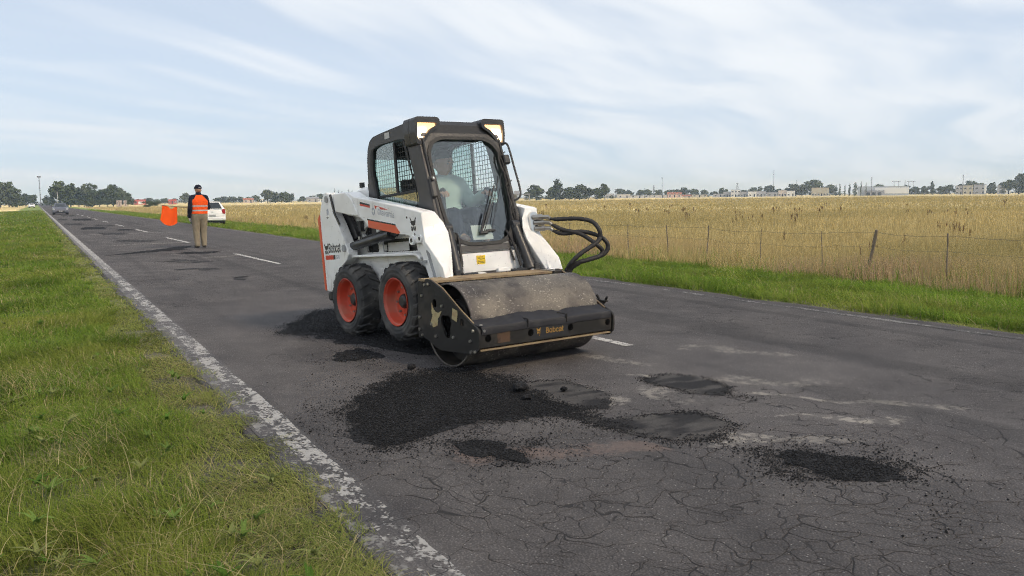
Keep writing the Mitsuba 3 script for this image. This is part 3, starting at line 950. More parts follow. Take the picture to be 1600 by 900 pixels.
# chassis, fenders, tailgate
L('chassis', cat(prism([(-1.62, .30), (.28, .24), (.34, .45), (.26, .82), (-1.62, .84)], -.545, .545, .012), box(-1.5, .2, -.45, .45, .16, .30, .02)), 'mat_white_paint')
for s in (-1, 1):
    L('fender', prism([(-1.40, .835), (-1.40, .86), (.18, .845), (.27, .80), (.26, .775), (.17, .82)], s * .54, s * .665, .005), 'mat_white_paint')
    T_OUT = [(-1.66, 1.575), (-1.59, 1.575), (-1.535, 1.54), (-1.47, 1.33), (-1.36, 1.20), (-1.27, 1.07), (-1.18, .94), (-1.15, .87), (-1.22, .80), (-1.36, .74), (-1.47, .63), (-1.53, .50), (-1.56, .455), (-1.785, .47), (-1.795, .83), (-1.81, 1.07), (-1.815, 1.35), (-1.74, 1.50)]
    tw = L('tower', prism(roundpoly(T_OUT, .02, 3), s * .60, s * .715, .006), 'mat_white_paint')
    for q in (cyl((-1.60, s * .70, 1.50), (-1.60, s * .728, 1.50), .038, 20), cyl((-1.24, s * .70, .94), (-1.24, s * .732, .94), .040, 20)):
        put(tw + '__pivot_pin', q, 'mat_grey_paint', smooth=30, to_world=LM)
    L('tower_inner', prism([(-1.58, 1.54), (-1.42, 1.54), (-1.38, 1.34), (-1.28, 1.20), (-1.18, 1.05), (-1.30, 1.02), (-1.50, 1.30)], s * .53, s * .58, .004), 'mat_black_paint')
    L('tower_seal', prism([(-1.545, 1.548), (-1.505, 1.548), (-1.435, 1.335), (-1.325, 1.205), (-1.355, 1.20), (-1.465, 1.33)], s * .696, s * .7105, .002), 'mat_black_paint')  # black strip put in for the shaded gap between tower and arm
    L('rear_guard', prism([(-1.875, 1.30), (-1.82, 1.34), (-1.79, .475), (-1.825, .48)], s * .55, s * .722, .006), 'mat_orange_paint')
L('tailgate', prism([(-1.84, 1.28), (-1.79, .47), (-1.70, .46), (-1.72, 1.32)], -.55, .55, .01), 'mat_white_paint')
L('rear_bumper', cat(box(-1.83, -1.60, -.62, .62, .33, .43, .02), box(-1.80, -1.70, -.70, -.55, .36, .46, .015)), 'mat_black_paint')
hood = [(-1.78, 1.28), (-1.70, 1.48), (-1.52, 1.55), (-1.32, 1.60), (-1.18, 1.595), (-1.10, 1.50), (-1.06, 1.28), (-1.02, .86), (-1.75, .86)]
hd = L('engine_hood', prism(roundpoly(hood, .05, 4), -.44, .44, .03), 'mat_white_paint')
for q in (cyl((-1.33, -.40, 1.60), (-1.33, -.40, 1.655), .03, 14), cyl((-1.13, -.40, 1.57), (-1.13, -.40, 1.625), .028, 14)):
    put(hd + '__rear_lamp', q, 'mat_black_paint', smooth=30, to_world=LM)

# side wall behind the lift cylinder with its dark openings
for s in (-1, 1):
    y0, y1 = s * .44, s * .50
    L('engine_side', prism([(-1.60, .86), (-1.60, 1.36), (-1.0, 1.22), (-.55, 1.18), (.0, 1.06), (.22, .84)], s * .40, s * .47, .005), 'mat_black_paint')
    sw = L('side_wall', plate([(-1.60, .86), (-1.60, 1.38), (-1.02, 1.24), (-.55, 1.18), (.02, 1.05), (.24, .84)],
                              [roundpoly([(-1.14, .875), (-.83, .875), (-.85, .985), (-1.13, .985)], .03), roundpoly([(-.74, .868), (-.02, .862), (-.06, .99), (-.75, 1.005)], .02),
                               roundpoly([(-1.20, 1.09), (-1.10, 1.155), (-.87, 1.165), (-.86, 1.03), (-1.12, 1.03)], .02), roundpoly([(-.80, 1.03), (-.80, 1.14), (-.58, 1.12), (-.36, 1.05), (-.40, 1.02)], .02), roundpoly([(-1.55, 1.26), (-1.55, 1.345), (-1.40, 1.31), (-1.40, 1.22)], .02)],
                              y0 + s * .035, y1 + s * .01), 'mat_white_paint')
    for k in range(7):
        z = .885 + k * .016
        put(sw + '__grille_bar', box(-1.13, -.84, s * .475, s * .487, z, z + .006), 'mat_black_paint', to_world=LM)
    for k in range(6):
        x = -1.12 + k * .05
        put(sw + '__grille_bar', box(x, x + .006, s * .475, s * .487, 1.04, 1.14), 'mat_black_paint', to_world=LM)
    L('service_label', box(-.62, -.18, s * .512, s * .516, .872, .962), 'mat_label')
    L('service_label', box(-.71, -.645, s * .512, s * .516, .885, .945), 'mat_label')
    for q in (box(-1.22, -1.14, s * .51, s * .545, 1.11, 1.225, .008), box(-1.63, -1.55, s * .51, s * .60, 1.26, 1.34, .01), cyl((-1.44, s * .50, 1.265), (-1.44, s * .57, 1.265), .042, 16)):
        L('connector', q, 'mat_black_paint')
    L('rear_link', tube(spline([(-1.54, s * .60, 1.225), (-1.49, s * .60, 1.185), (-1.39, s * .60, 1.09), (-1.29, s * .60, .98), (-1.27, s * .60, .94)], 5), .050, 10), 'mat_black_paint')
    # lift cylinder
    lc = L('lift_cylinder', cat(cyl((-1.30, s * .625, .945), (-.34, s * .625, 1.045), .047, 22, c=.008), cyl((-1.34, s * .59, .94), (-1.34, s * .66, .94), .06, 18), cyl((-.40, s * .625, 1.038), (-.32, s * .625, 1.047), .054, 22)), 'mat_black_paint')
    put(lc + '__rod', cyl((-.34, s * .625, 1.045), (.12, s * .625, 1.09), .026, 16), 'mat_black_paint', smooth=30, to_world=LM)
    put(lc + '__hose', tube(spline([(-1.05, s * .58, 1.03), (-.9, s * .60, 1.045), (-.6, s * .60, 1.075), (-.42, s * .60, 1.095)], 5), .014, 8), 'mat_rubber_hose', smooth=40, to_world=LM)
    put(lc + '__fitting', cat(cyl((-1.07, s * .61, 1.01), (-1.07, s * .61, 1.055), .017, 10), cyl((-.43, s * .61, 1.06), (-.43, s * .61, 1.11), .017, 10)), 'mat_steel', smooth=30, to_world=LM)

    # lift arm with its knee: the outer and the inner outline differ in front
    outer = [(-1.45, 1.545), (-1.30, 1.552), (-1.12, 1.535), (-.98, 1.475), (-.58, 1.405), (-.06, 1.31), (.33, 1.232), (.39, 1.215), (.405, 1.10), (.425, .95), (.56, .83), (.70, .70), (.745, .58), (.675, .58), (.62, .70), (.48, .83), (.36, .925), (.26, .93), (.17, 1.0), (.05, 1.025), (-.04, 1.03), (-.69, 1.15), (-.87, 1.25), (-1.13, 1.29), (-1.40, 1.345)]
    inner = [list(q) for q in outer]
    inner[8], inner[9], inner[10], inner[11], inner[12] = (.42, 1.12), (.455, 1.02), (.50, .90), (.57, .76), (.66, .58)
    inner[13], inner[14], inner[15] = (.58, .58), (.50, .70), (.42, .83)
    m = prism(outer, -.687, -.532, .007, poly2=inner)
    v = m.vertices
    fr = (v[:, 1] > -.6) & (v[:, 0] > .40)
    v[fr, 1] += np.interp(v[fr, 2], [.58, .78, .90, 1.02, 1.12, 1.22], [-.02, .045, .08, .09, .06, 0])
    m.vertices = v
    arm = L('lift_arm', m if s < 0 else mirror(m), 'mat_white_paint', smooth=40)
    put(arm + '__rear_box', prism(roundpoly([(-1.435, 1.350), (-1.44, 1.545), (-1.14, 1.535), (-1.00, 1.44), (-.90, 1.30), (-.90, 1.268), (-1.13, 1.30)], .02), s * .684, s * .703, .006), 'mat_white_paint', smooth=30, to_world=LM)
    put(arm + '__orange_panel', prism([(-.685, 1.135), (-.685, 1.212), (-.12, 1.125), (-.035, 1.05), (-.06, 1.036)], s * .684, s * .692, .001), 'mat_orange_paint', to_world=LM)
    put(arm + '__step_edge', prism([(-.69, 1.212), (-.69, 1.224), (-.115, 1.136), (-.11, 1.125)], s * .684, s * .697, .001), 'mat_black_decal', to_world=LM)
    put(arm + '__pin', cat(cyl((.345, s * .68, .975), (.345, s * .700, .975), .036, 22), cyl((.205, s * .68, .965), (.205, s * .706, .965), .045, 22)), 'mat_white_paint', smooth=30, to_world=LM)
    put(arm + '__pin_bore', cat(cyl((.345, s * .699, .975), (.345, s * .704, .975), .016, 14), cyl((.205, s * .705, .965), (.205, s * .709, .965), .021, 14)), 'mat_black_paint', smooth=30, to_world=LM)
    put(arm + '__lower_leg', prism([(.17, .98), (.37, .955), (.50, .83), (.64, .69), (.69, .57), (.40, .57), (.29, .80), (.20, .92)], s * .56, s * .652, .008), 'mat_white_paint', smooth=30, to_world=LM)
    put(arm + '__leg_rib', cat(cyl((.40, s * .645, .86), (.52, s * .645, .57), .022, 12), box(.30, .38, s * .65, s * .664, .74, .77, .004)), 'mat_grey_paint', smooth=30, to_world=LM)
    # tilt cylinder, in front of the cab
    tc = L('tilt_cylinder', cat(cyl((.36, s * .40, 1.05), (.56, s * .435, .60), .052, 20, c=.008), cyl((.36, s * .36, 1.05), (.36, s * .44, 1.05), .055, 18)), 'mat_black_paint')
    put(tc + '__rod', cyl((.56, s * .435, .60), (.68, s * .455, .40), .028, 14), 'mat_chrome', smooth=30, to_world=LM)
    put(tc + '__hose', cat(tube(spline([(.30, s * .33, .98), (.36, s * .30, 1.0), (.42, s * .31, .92), (.46, s * .33, .80), (.50, s * .35, .64)], 5), .013, 8), tube(spline([(.28, s * .31, .94), (.33, s * .28, .95), (.39, s * .29, .86), (.45, s * .31, .70)], 5), .011, 8)), 'mat_rubber_hose', smooth=40, to_world=LM)
    put(arm + '__arm_step', box(.05, .30, s * .675, s * .682, 1.16, 1.165), 'mat_white_paint', to_world=LM)

right, up = (1, 0, 0), (0, 0, 1)
EMBLEM = [[(0, 1.0), (.10, .64), (.20, .44), (.5, .36), (.8, .44), (.90, .64), (1, 1.0), (.72, .74), (.5, .70), (.28, .74)], [(.12, .34), (.34, .30), (.43, .10), (.32, -.02), (.15, .08)], [(.66, .30), (.88, .34), (.86, .08), (.70, -.02), (.58, .10)], [(.44, .34), (.57, .34), (.55, .10), (.47, .10)], ell(.62, -.24, .07, .10, 10)]


def emblem(org, size, r=right, u=up, w=.85):
    return flat_on([np.asarray(p) * [size * w, size] for p in EMBLEM], org, r, u)


D = lambda part, mesh, mat: put(f'{loader}__{part}', mesh, mat, to_world=LM)
D('arm_emblem', emblem((.175, -.6875, 1.05), .135), 'mat_black_decal')
D('arm_lettering', text_on('Olavarría', .060, (-.47, -.6875, 1.255), (.985, 0, -.17), (.17, 0, .985), bold=False, squeeze=1.0), 'mat_grey_decal')
D('arm_crest', flat_on([ell(0, 0, .034, .042, 18)], (-.555, -.6875, 1.292), right, up), 'mat_grey_decal')
D('arm_crest_centre', flat_on([ell(0, 0, .017, .020, 14)], (-.555, -.6885, 1.292), right, up), 'mat_white_paint')
D('arm_red_bar', prism([(-.845, 1.372), (-.845, 1.410), (-.625, 1.367), (-.625, 1.333)], -.6865, -.6890, 0), 'mat_red_decal')
D('arm_red_bar', prism([(-.845, 1.392), (-.845, 1.412), (-.625, 1.369), (-.625, 1.352)], -.6865, -.6895, 0), 'mat_black_decal')
D('arm_red_flag', prism([(-.53, 1.350), (-.50, 1.310), (-.475, 1.335), (-.42, 1.326), (-.40, 1.300), (-.24, 1.285), (-.40, 1.325)], -.6865, -.6890, 0), 'mat_red_decal')
D('tower_emblem', emblem((-1.765, -.7155, .885), .135), 'mat_black_decal')
D('tower_lettering', text_on('Bobcat', .100, (-1.655, -.7155, .905), right, up, squeeze=.70), 'mat_black_decal')
D('tower_red_bar', box(-1.745, -1.53, -.7175, -.7155, .825, .875), 'mat_red_decal')
D('tower_red_bar', box(-1.535, -1.49, -.7178, -.7155, .825, .875), 'mat_black_decal')
D('model_lettering', text_on('570', .040, (-1.475, -.7155, .830), right, up, squeeze=.9), 'mat_grey_decal')
D('tower_badge', flat_on([ell(0, 0, .026, .036, 16)], (-1.60, -.7155, 1.36), right, up), 'mat_grey_decal')
D('tower_badge_text', text_on('LIFT', .018, (-1.635, -.7155, 1.285), right, up), 'mat_black_decal')
D('knee_bolt', cyl((.12, -.686, 1.185), (.12, -.692, 1.185), .010, 10), 'mat_black_paint')

# front wall below the door, quick coupler
L('front_wall', prism([(.30, .60), (.42, .62), (.41, .80), (.34, .815), (.28, .80)], -.42, .40, .006), 'mat_white_paint')
L('warning_sticker', box(.4165, .4185, -.12, -.02, .69, .775), 'mat_yellow_sticker')
for k in range(5):
    D('sticker_line', box(.4186, .4192, -.11, -.03 - .012 * (k % 3), .700 + .014 * k, .705 + .014 * k), 'mat_black_decal')
L('door_sill', prism([(.27, .80), (.41, .81), (.405, .895), (.35, .905), (.26, .90)], -.335, .30, .012), 'mat_steel')
L('quick_coupler', cat(box(.44, .56, -.55, -.20, .40, .62, .01), box(.44, .56, .20, .55, .40, .62, .01), box(.46, .54, -.55, .55, .42, .50, .01), box(.40, .62, -.50, -.44, .30, .66, .008), box(.40, .62, .44, .50, .30, .66, .008)), 'mat_black_paint')
for q in (box(.47, .54, -.30, -.10, .585, .615, .006), box(.48, .53, .05, .20, .60, .64, .006), cyl((.50, -.33, .60), (.50, -.33, .68), .018, 10)):
    L('coupler_lever', q, 'mat_white_paint')

# hydraulic couplers on the left arm's front
cp = L('coupler_block', prism(rrect(.545, .650, .96, 1.175, .05), .405, .450, .004, axis='x'), 'mat_chrome')
for k, (y, z) in enumerate([(.585, 1.115), (.60, 1.06), (.605, 1.0)]):
    put(cp + '__coupler', cat(cyl((.44, y, z), (.50, y + .06, z), .028, 18), cyl((.50, y + .06, z), (.56, y + .115, z - .005), .021, 14), cyl((.49, y + .05, z), (.51, y + .07, z), .034, 6)), 'mat_steel', smooth=30, to_world=LM)
D('arm_plate_sticker', box(.432, .436, .555, .62, .86, .93), 'mat_label')

# ---- cab
CAB = [(-1.0, .90), (-1.005, 1.52), (-.985, 1.86), (-.955, 1.97), (-.90, 2.05), (-.82, 2.085), (-.62, 2.10), (-.10, 2.125), (.05, 2.125), (.085, 2.06), (.095, 1.95), (.37, 1.05), (.36, .90)]
WIN = [(-.84, 1.955), (-.66, 1.985), (-.22, 1.985), (-.14, 1.965), (-.10, 1.88), (.035, 1.40), (.045, 1.30), (-.80, 1.30), (-.82, 1.50), (-.875, 1.72)]
cab = numbered(loader + '__cab')
C = lambda part, mesh, mat, smooth=30, **k: put(f'{cab}__{part}', mesh, mat, smooth=smooth, to_world=LM, **k)
for s in (-1, 1):
    C('side_frame', plate(roundpoly(CAB, .03), [roundpoly(WIN, .05)], s * .455, s * .492), 'mat_cab_black', smooth=False)
    C('window_trim', plate(roundpoly(np.array(WIN) * [1.03, 1] + [-.012, 0], .055), [roundpoly(np.array(WIN) * [.965, .985] + [-.016, .026], .05)], s * .492, s * .500), 'mat_glass_seal', smooth=False)
    C('window_bar', cat(prism([(-.82, 1.435), (-.82, 1.462), (.02, 1.462), (.03, 1.435)], s * .462, s * .486, .003), box(-.42, -.385, s * .462, s * .480, 1.455, 1.97)), 'mat_glass_seal')
    C('side_glass', prism(roundpoly([(-.84, 1.47), (-.88, 1.72), (-.845, 1.955), (-.66, 1.985), (-.40, 1.985), (-.40, 1.455)], .03), s * .476, s * .478, 0), 'mat_glass', smooth=False)
    C('side_glass', prism([(-.80, 1.30), (-.82, 1.44), (.03, 1.44), (.045, 1.30)], s * .476, s * .478, 0), 'mat_glass', smooth=False)
    g = []
    for x in np.arange(-.86, .04, .048):
        zt = np.interp(x, [-.87, -.66, -.14, .04], [1.93, 1.985, 1.965, 1.36])
        g.append(box(x, x + .006, s * .446, s * .450, 1.31, zt))
    for z in np.arange(1.33, 1.98, .048):
        x1 = np.interp(z, [1.30, 1.40, 1.88, 1.97], [.045, .035, -.10, -.14])
        g.append(box(-.88, x1, s * .4505, s * .4545, z, z + .006))
    C('window_guard', cat(g), 'mat_glass_seal', smooth=False, label='black wire guard behind the side window')
roof = prism(roundpoly([(-.99, 1.86), (-.955, 1.975), (-.90, 2.052), (-.82, 2.088), (-.62, 2.103), (-.10, 2.128), (.045, 2.128), (.085, 2.06), (.08, 2.02), (-.80, 2.0), (-.92, 1.90)], .02), -.455, .455, .012)
C('roof', roof, 'mat_cab_black')
C('header', prism([(-.02, 1.97), (-.02, 2.12), (.06, 2.118), (.098, 2.08), (.10, 1.955)], -.455, .455, .01), 'mat_cab_black')
rear = plate([(-.455, .90), (.455, .90), (.455, 1.95), (-.455, 1.95)], [rrect(-.41, .41, 1.36, 1.91, .06)], -1.0, -.965, axis='x')
C('rear_wall', rear, 'mat_cab_black', smooth=False)
C('rear_glass', box(-.985, -.982, -.42, .42, 1.35, 1.92), 'mat_glass', smooth=False)
C('floor', box(-1.0, .34, -.455, .455, .86, .90), 'mat_cab_black', smooth=False)
C('roof_label', box(-.555, -.455, -.4945, -.4925, 2.025, 2.085), 'mat_label', smooth=False)

# door: a sloping frame with one big pane, narrowing towards the sill
DB, DU = np.array([.385, 0, .84]), np.array([-.255, 0, .967])
DN = np.cross(np.array([0, 1.0, 0]), DU)       # points forward


def on_door(m):
    """From door coordinates (y, up the slope, outward) to the loader's frame."""
    v = m.vertices
    w = DB + v[:, :1] * np.array([0, 1.0, 0]) + v[:, 1:2] * DU + v[:, 2:] * DN
    return tm(w, m.faces)


def dplate(outer, holes, a, b):
    m = trimesh.creation.extrude_polygon(sg.Polygon(outer, holes), b - a, engine='earcut')
    m.apply_translation((0, 0, a))
    m = on_door(m)
    return m if m.volume > 0 else tm(m.vertices, m.faces[:, ::-1])


dj = lambda w0, w1, w2, s0, s1: [(-w0 * .62, s0), (w0 * .62, s0), (w0, s0 + .10), (w1, .40), (w2, s1 - .13), (w2 * .72, s1), (-w2 * .72, s1), (-w2, s1 - .13), (-w1, .40), (-w0, s0 + .10)]
frame_out = [(-.30, -.03), (.28, -.03), (.40, .10), (.455, .40), (.468, 1.0), (.462, 1.19), (-.462, 1.19), (-.468, 1.0), (-.455, .40), (-.41, .10)]
glass = roundpoly(dj(.36, .405, .425, .045, 1.135), .12, 6)
C('door_frame', dplate(roundpoly(frame_out, .03), [glass], -.012, .030), 'mat_cab_black', smooth=False)
C('door_seal', dplate(roundpoly(dj(.385, .425, .440, .025, 1.155), .12, 6), [roundpoly(dj(.345, .39, .412, .058, 1.122), .12, 6)], .0305, .040), 'mat_glass_seal', smooth=False)
C('door_glass', dplate(roundpoly(dj(.358, .403, .423, .047, 1.133), .12, 6), [], .008, .0095), 'mat_door_glass', smooth=False)
for s in (-1, 1):
    C('front_pillar', prism([(.06, 2.0), (.105, 1.96), (.40, .95), (.36, .90), (.28, .95)], s * .444, s * .497, .010), 'mat_cab_black')
    pil = [(s * .452, .10), (s * .452, 1.10)]
    C('pillar_rib', tube(np.array([DB + np.array([0, s * .455, 0]) + DU * t + DN * .036 for t in np.linspace(.05, 1.12, 8)]), .009, 8), 'mat_black_paint')

# work lights on the roof corners
LIGHT = roundpoly([(-.505, 2.095), (-.285, 2.095), (-.285, 2.070), (-.36, 2.035), (-.42, 1.970), (-.455, 1.915), (-.505, 1.915), (-.512, 2.0)], .018, 3)
HOUS = roundpoly([(-.53, 2.135), (-.50, 2.15), (-.27, 2.15), (-.245, 2.125), (-.25, 2.06), (-.34, 2.01), (-.40, 1.95), (-.44, 1.885), (-.52, 1.88), (-.535, 2.0)], .02, 3)
CORE = roundpoly([(-.502, 2.045), (-.385, 2.052), (-.40, 2.0), (-.44, 1.945), (-.462, 1.92), (-.500, 1.92), (-.507, 2.0)], .02, 3)
scene['mat_lamp_core'] = {'type': 'diffuse', 'reflectance': rgb(.6, .6, .6)}
for s in (-1, 1):
    k = numbered(f'{loader}__work_light')
    flip = lambda p: np.asarray(p) * [1 if s < 0 else -1, 1]
    ang = matrix((.10, 0, 0))
    put(k + '__housing', plate(flip(HOUS), [flip(LIGHT)], .02, .135, axis='x'), 'mat_black_paint', to_world=LM)
    put(k + '__back', prism(flip(HOUS), -.10, .02, .01, axis='x'), 'mat_black_paint', to_world=LM)
    for part, poly, x, e in (('reflector', LIGHT, .100, (.75, .40, .15)), ('bulb_glow', CORE, .108, (2.6, 1.9, 1.1))):
        m = prism(flip(poly), x - .004, x, 0, axis='x')
        kk = put(f'{k}__{part}', m, 'mat_lamp_core', to_world=LM)
        scene[kk]['emitter'] = {'type': 'area', 'radiance': rgb(*e)}
    put(k + '__lens', prism(flip(LIGHT), .122, .1235, 0, axis='x'), 'mat_lens', to_world=LM)
bsdf('mat_lens', {'type': 'thindielectric', 'int_ior': 1.5, 'specular_transmittance': rgb(.95, .9, .85)}, two=False)

# on and around the door
C('door_handle', cat(on_door(box(-.50, -.44, .52, .73, .045, .075, .012)), on_door(cyl((-.47, .70, .07), (-.47, .70, .10), .022, 16))), 'mat_black_paint')
C('handle_button', on_door(cyl((-.47, .70, .10), (-.47, .70, .104), .010, 12)), 'mat_chrome')
grab = spline([DB + DU * s_ + np.array([0, y_, 0]) + DN * n_ for y_, s_, n_ in [(.455, 1.075, .02), (.475, 1.085, .05), (.51, 1.07, .075), (.525, 1.0, .08), (.535, .80, .08), (.545, .58, .08), (.53, .50, .07), (.49, .475, .04), (.46, .47, .02)]], 6)
C('grab_bar', tube(grab, .011, 9), 'mat_black_paint')
C('camera_box', on_door(box(.44, .515, .86, .955, .02, .075, .01)), 'mat_black_paint')
wire = []
for k in range(5):
    pts = [DB + DU * t + np.array([0, .418 + .016 * math.sin(9 * t + 2 * k) - .012 * k * (1 - t) + .012, 0]) + DN * (.045 + .012 * math.cos(7 * t + k)) for t in np.linspace(.02, 1.02 - .1 * k, 16)]
    wire.append(tube(np.array(pts), .0055 + .0012 * (k % 2), 6))
for t in (.18, .33, .62, .93):
    wire.append(tube(np.array([DB + DU * (t + .02 * j) + np.array([0, .39 + .03 * j, 0]) + DN * (.05 + .01 * (j % 2)) for j in range(4)]), .006, 6))
C('cable_bundle', cat(wire), 'mat_rubber_hose', smooth=40)
C('washer_hose', tube(spline([DB + DU * s_ + np.array([0, y_, 0]) + DN * .05 for y_, s_ in [(.40, .98), (.385, .90), (.40, .80), (.43, .74)]], 5), .010, 8), 'mat_rubber_hose', smooth=40)


def dtube(pts, r):
    return tube(np.array([DB + DU * s_ + np.array([0, y_, 0]) + DN * n_ for y_, s_, n_ in pts]), r, 7)


C('wiper', cat(dtube([(-.01, .16, .035), (.08, .30, .045), (.20, .52, .045), (.27, .66, .04)], .006), dtube([(.02, .165, .035), (.12, .33, .045), (.24, .54, .045), (.33, .70, .04)], .005), dtube([(.12, .19, .035), (.22, .40, .045), (.33, .62, .045), (.38, .76, .04)], .004),
               on_door(box(-.035, .06, .135, .165, .012, .05, .006)), on_door(box(.05, .16, .16, .185, .012, .035, .006)), dtube([(-.03, .14, .04), (.02, .25, .045), (.08, .36, .045)], .011)), 'mat_black_decal', smooth=40)
C('door_plate', on_door(box(-.10, .14, .09, .24, -.006, -.003)), 'mat_label', smooth=False)
C('side_handle', cat(tube(spline([(-.18, -.43, 1.56), (-.14, -.42, 1.62), (.02, -.42, 1.64)], 4), .01, 7), cyl((-.33, -.43, 1.52), (-.20, -.43, 1.52), .012, 8)), 'mat_black_decal')

# cab inside
seat = cat(box(-.68, -.15, -.24, .24, .98, 1.14, .05), prism(roundpoly([(-.74, 1.12), (-.60, 1.12), (-.70, 1.62), (-.82, 1.64)], .05), -.22, .22, .03), box(-.75, -.35, -.2, .2, .90, 1.0, .01))
C('seat', seat, 'mat_seat')
for s in (-1, 1):
    C('armrest', cat(box(-.70, -.22, s * .28 - .05, s * .28 + .05, 1.20, 1.27, .02), cyl((.00, s * .27 + .10, 1.0), (-.03, s * .27 + .10, 1.42), .02, 12), trimesh.creation.icosphere(2, .034).apply_translation((-.03, s * .27 + .10, 1.44))), 'mat_seat')
C('lap_bar', tube(spline([(-.72, -.30, 1.34), (-.45, -.30, 1.30), (-.30, -.22, 1.26), (-.28, 0, 1.25), (-.30, .22, 1.26), (-.45, .30, 1.30), (-.72, .30, 1.34)], 5), .020, 8), 'mat_seat', smooth=40)

# ------------------------------------------------------------------ the roller it carries in front (X forward, Y left, Z up; drum centre above the origin)
DR, DW = .3615, .707


def drum_fn(p, n, uv):
    b = fbm(p.x * 4, p.y * 4, p.z * 4, 4)
    s = noise(p.x * 85, p.y * 60, p.z * 85)
    s2 = noise(p.x * 95, p.y * 130, p.z * 95)
    c = mix((.066, .057, .053), (.145, .127, .105), smoothstep(.32, .66, b + .25 * (fbm(p.x * 22, p.y * 16, p.z * 22, 3) - .5)))
    c = mix(c, (.035, .029, .027), .75 * smoothstep(.60, .78, fbm(p.x * 9, p.y * 9, p.z * 7 + 4, 3)))
    c = mix(c, (.42, .39, .34), smoothstep(.72, .86, s) * smoothstep(.40, .62, fbm(p.x * 6 + 7, p.y * 6, p.z * 6, 3)) * .55)
    return c * (.82 + .36 * s2)


bsdf('mat_drum', {'type': 'bumpmap', 'arbitrary': proc(lambda p, n, uv: .0035 * fbm(p.x * 60, p.y * 60, p.z * 60, 2), .003), 'scale': 1.0, 'bsdf': pr(proc(drum_fn), .52, metallic=.25)})
dirty('mat_roller_black', (.017, .016, .015), (.070, .058, .046), .55, .6, 5.0, .08, specular=.3)
dirty('mat_rusty_plate', (.23, .17, .10), (.10, .065, .045), .75, .7, 7.0, .1)
dirty('mat_rust', (.075, .040, .022), (.03, .02, .015), .75, .8, 18.0, .1)
dirty('mat_belt', (.020, .020, .024), (.045, .044, .044), .6, .5, 8.0, .06, specular=.3)
scene['mat_hole_shade'] = {'type': 'diffuse', 'reflectance': rgb(.004, .004, .004)}
dirty('mat_roller_sticker', (.40, .33, .17), (.25, .10, .05), .6, .5, 25.0)
flat('mat_roller_text', (.26, .145, .03), .6)
roller = thing('drum_roller_attachment', 'black steel drum roller with worn grey drum carried in front of the loader', 'drum roller')
Q = lambda part, mesh, mat, smooth=30, **k: put(f'{roller}__{part}', mesh, mat, smooth=smooth, to_world=RMX, **k)
dr_ = Q('drum', lathe([(-DW + .006, DR - .016), (-DW, DR - .012), (-DW, DR - .003), (-DW + .004, DR), (DW - .004, DR), (DW, DR - .003), (DW, DR - .012), (DW - .006, DR - .016), (DW - .16, DR - .018)], (0, 0, DR), (0, 1, 0), 96, caps=False), 'mat_drum', label='worn scuffed steel drum')
put(dr_ + '__drum_inside', lathe([(-DW + .005, DR - .014), (-DW + .16, DR - .02), (-DW + .17, .26), (-DW + .11, .20), (-DW + .10, .09), (-DW + .10, .0)], (0, 0, DR), (0, 1, 0), 64, caps=False), 'mat_roller_black', smooth=30, to_world=RMX)
put(dr_ + '__drum_inside', lathe([(DW - .15, DR - .02), (DW - .16, .0)], (0, 0, DR), (0, 1, 0), 48, caps=False), 'mat_roller_black', smooth=30, to_world=RMX)
Q('drum_motor', cat(cyl((.05, -.68, .31), (.05, -.56, .31), .07, 24, c=.012), cyl((-.02, -.62, DR + .02), (-.02, -.53, DR + .02), .19, 28, c=.015)), 'mat_roller_black')
PL = [(-.29, .742), (-.215, .742), (-.032, .676), (.066, .619), (.256, .508), (.421, .425), (.492, .398), (.522, .365), (.525, .29), (.515, .222), (.459, .178), (.395, .170), (.264, .165), (.05, .146), (-.053, .142), (-.135, .158), (-.228, .197), (-.345, .222), (-.415, .245), (-.425, .275), (-.387, .51), (-.338, .629)]
big = np.array([(-.045, .43), (-.02, .452), (.03, .448), (.08, .457), (.112, .43), (.115, .38), (.095, .345), (.10, .30), (.082, .262), (.022, .26), (.0, .30), (-.005, .335), (-.04, .36)])
for s in (-1, 1):
    holes = [roundpoly(big, .02), rrect(-.175, -.115, .505, .575, .02), rrect(.255, .305, .392, .448, .012)]
    sp = Q('side_plate', plate(roundpoly(PL, .015), [h[::-1] for h in holes], s * .738, s * .756), 'mat_roller_black', smooth=False)
    for x, z in [(-.293, .690), (-.235, .700), (-.345, .590), (-.388, .395), (-.390, .286), (-.345, .240), (-.121, .256), (.152, .28), (.447, .37), (.403, .28), (.414, .192), (.469, .200), (-.018, .529), (-.19, .355)]:
        put(sp + '__bolt', bolt((x, s * .756, z), (0, s, 0), .0145, .014), 'mat_steel', to_world=RMX)
    put(sp + '__plate_rim', cat(prism([(-.215, .744), (-.032, .680), (.066, .623), (.256, .512), (.421, .429), (.415, .419), (.25, .500), (.06, .611), (-.036, .668), (-.218, .730)], s * .728, s * .741, .002)), 'mat_rusty_plate', to_world=RMX)
Q('plate_sticker', prism([(.141, .528), (.218, .509), (.205, .416), (.128, .435)], -.7565, -.7585, 0), 'mat_roller_sticker', smooth=False)
Q('plate_emblem', flat_on([np.asarray(p) * [.17, .17] for p in EMBLEM[:1] + EMBLEM[3:4]] + [np.array([(.05, .075), (.14, .075), (.15, .02), (.09, -.03), (.04, .0)])], (-.245, -.7565, .385), (.94, 0, -.34), (.34, 0, .94)), 'mat_roller_sticker', smooth=False)
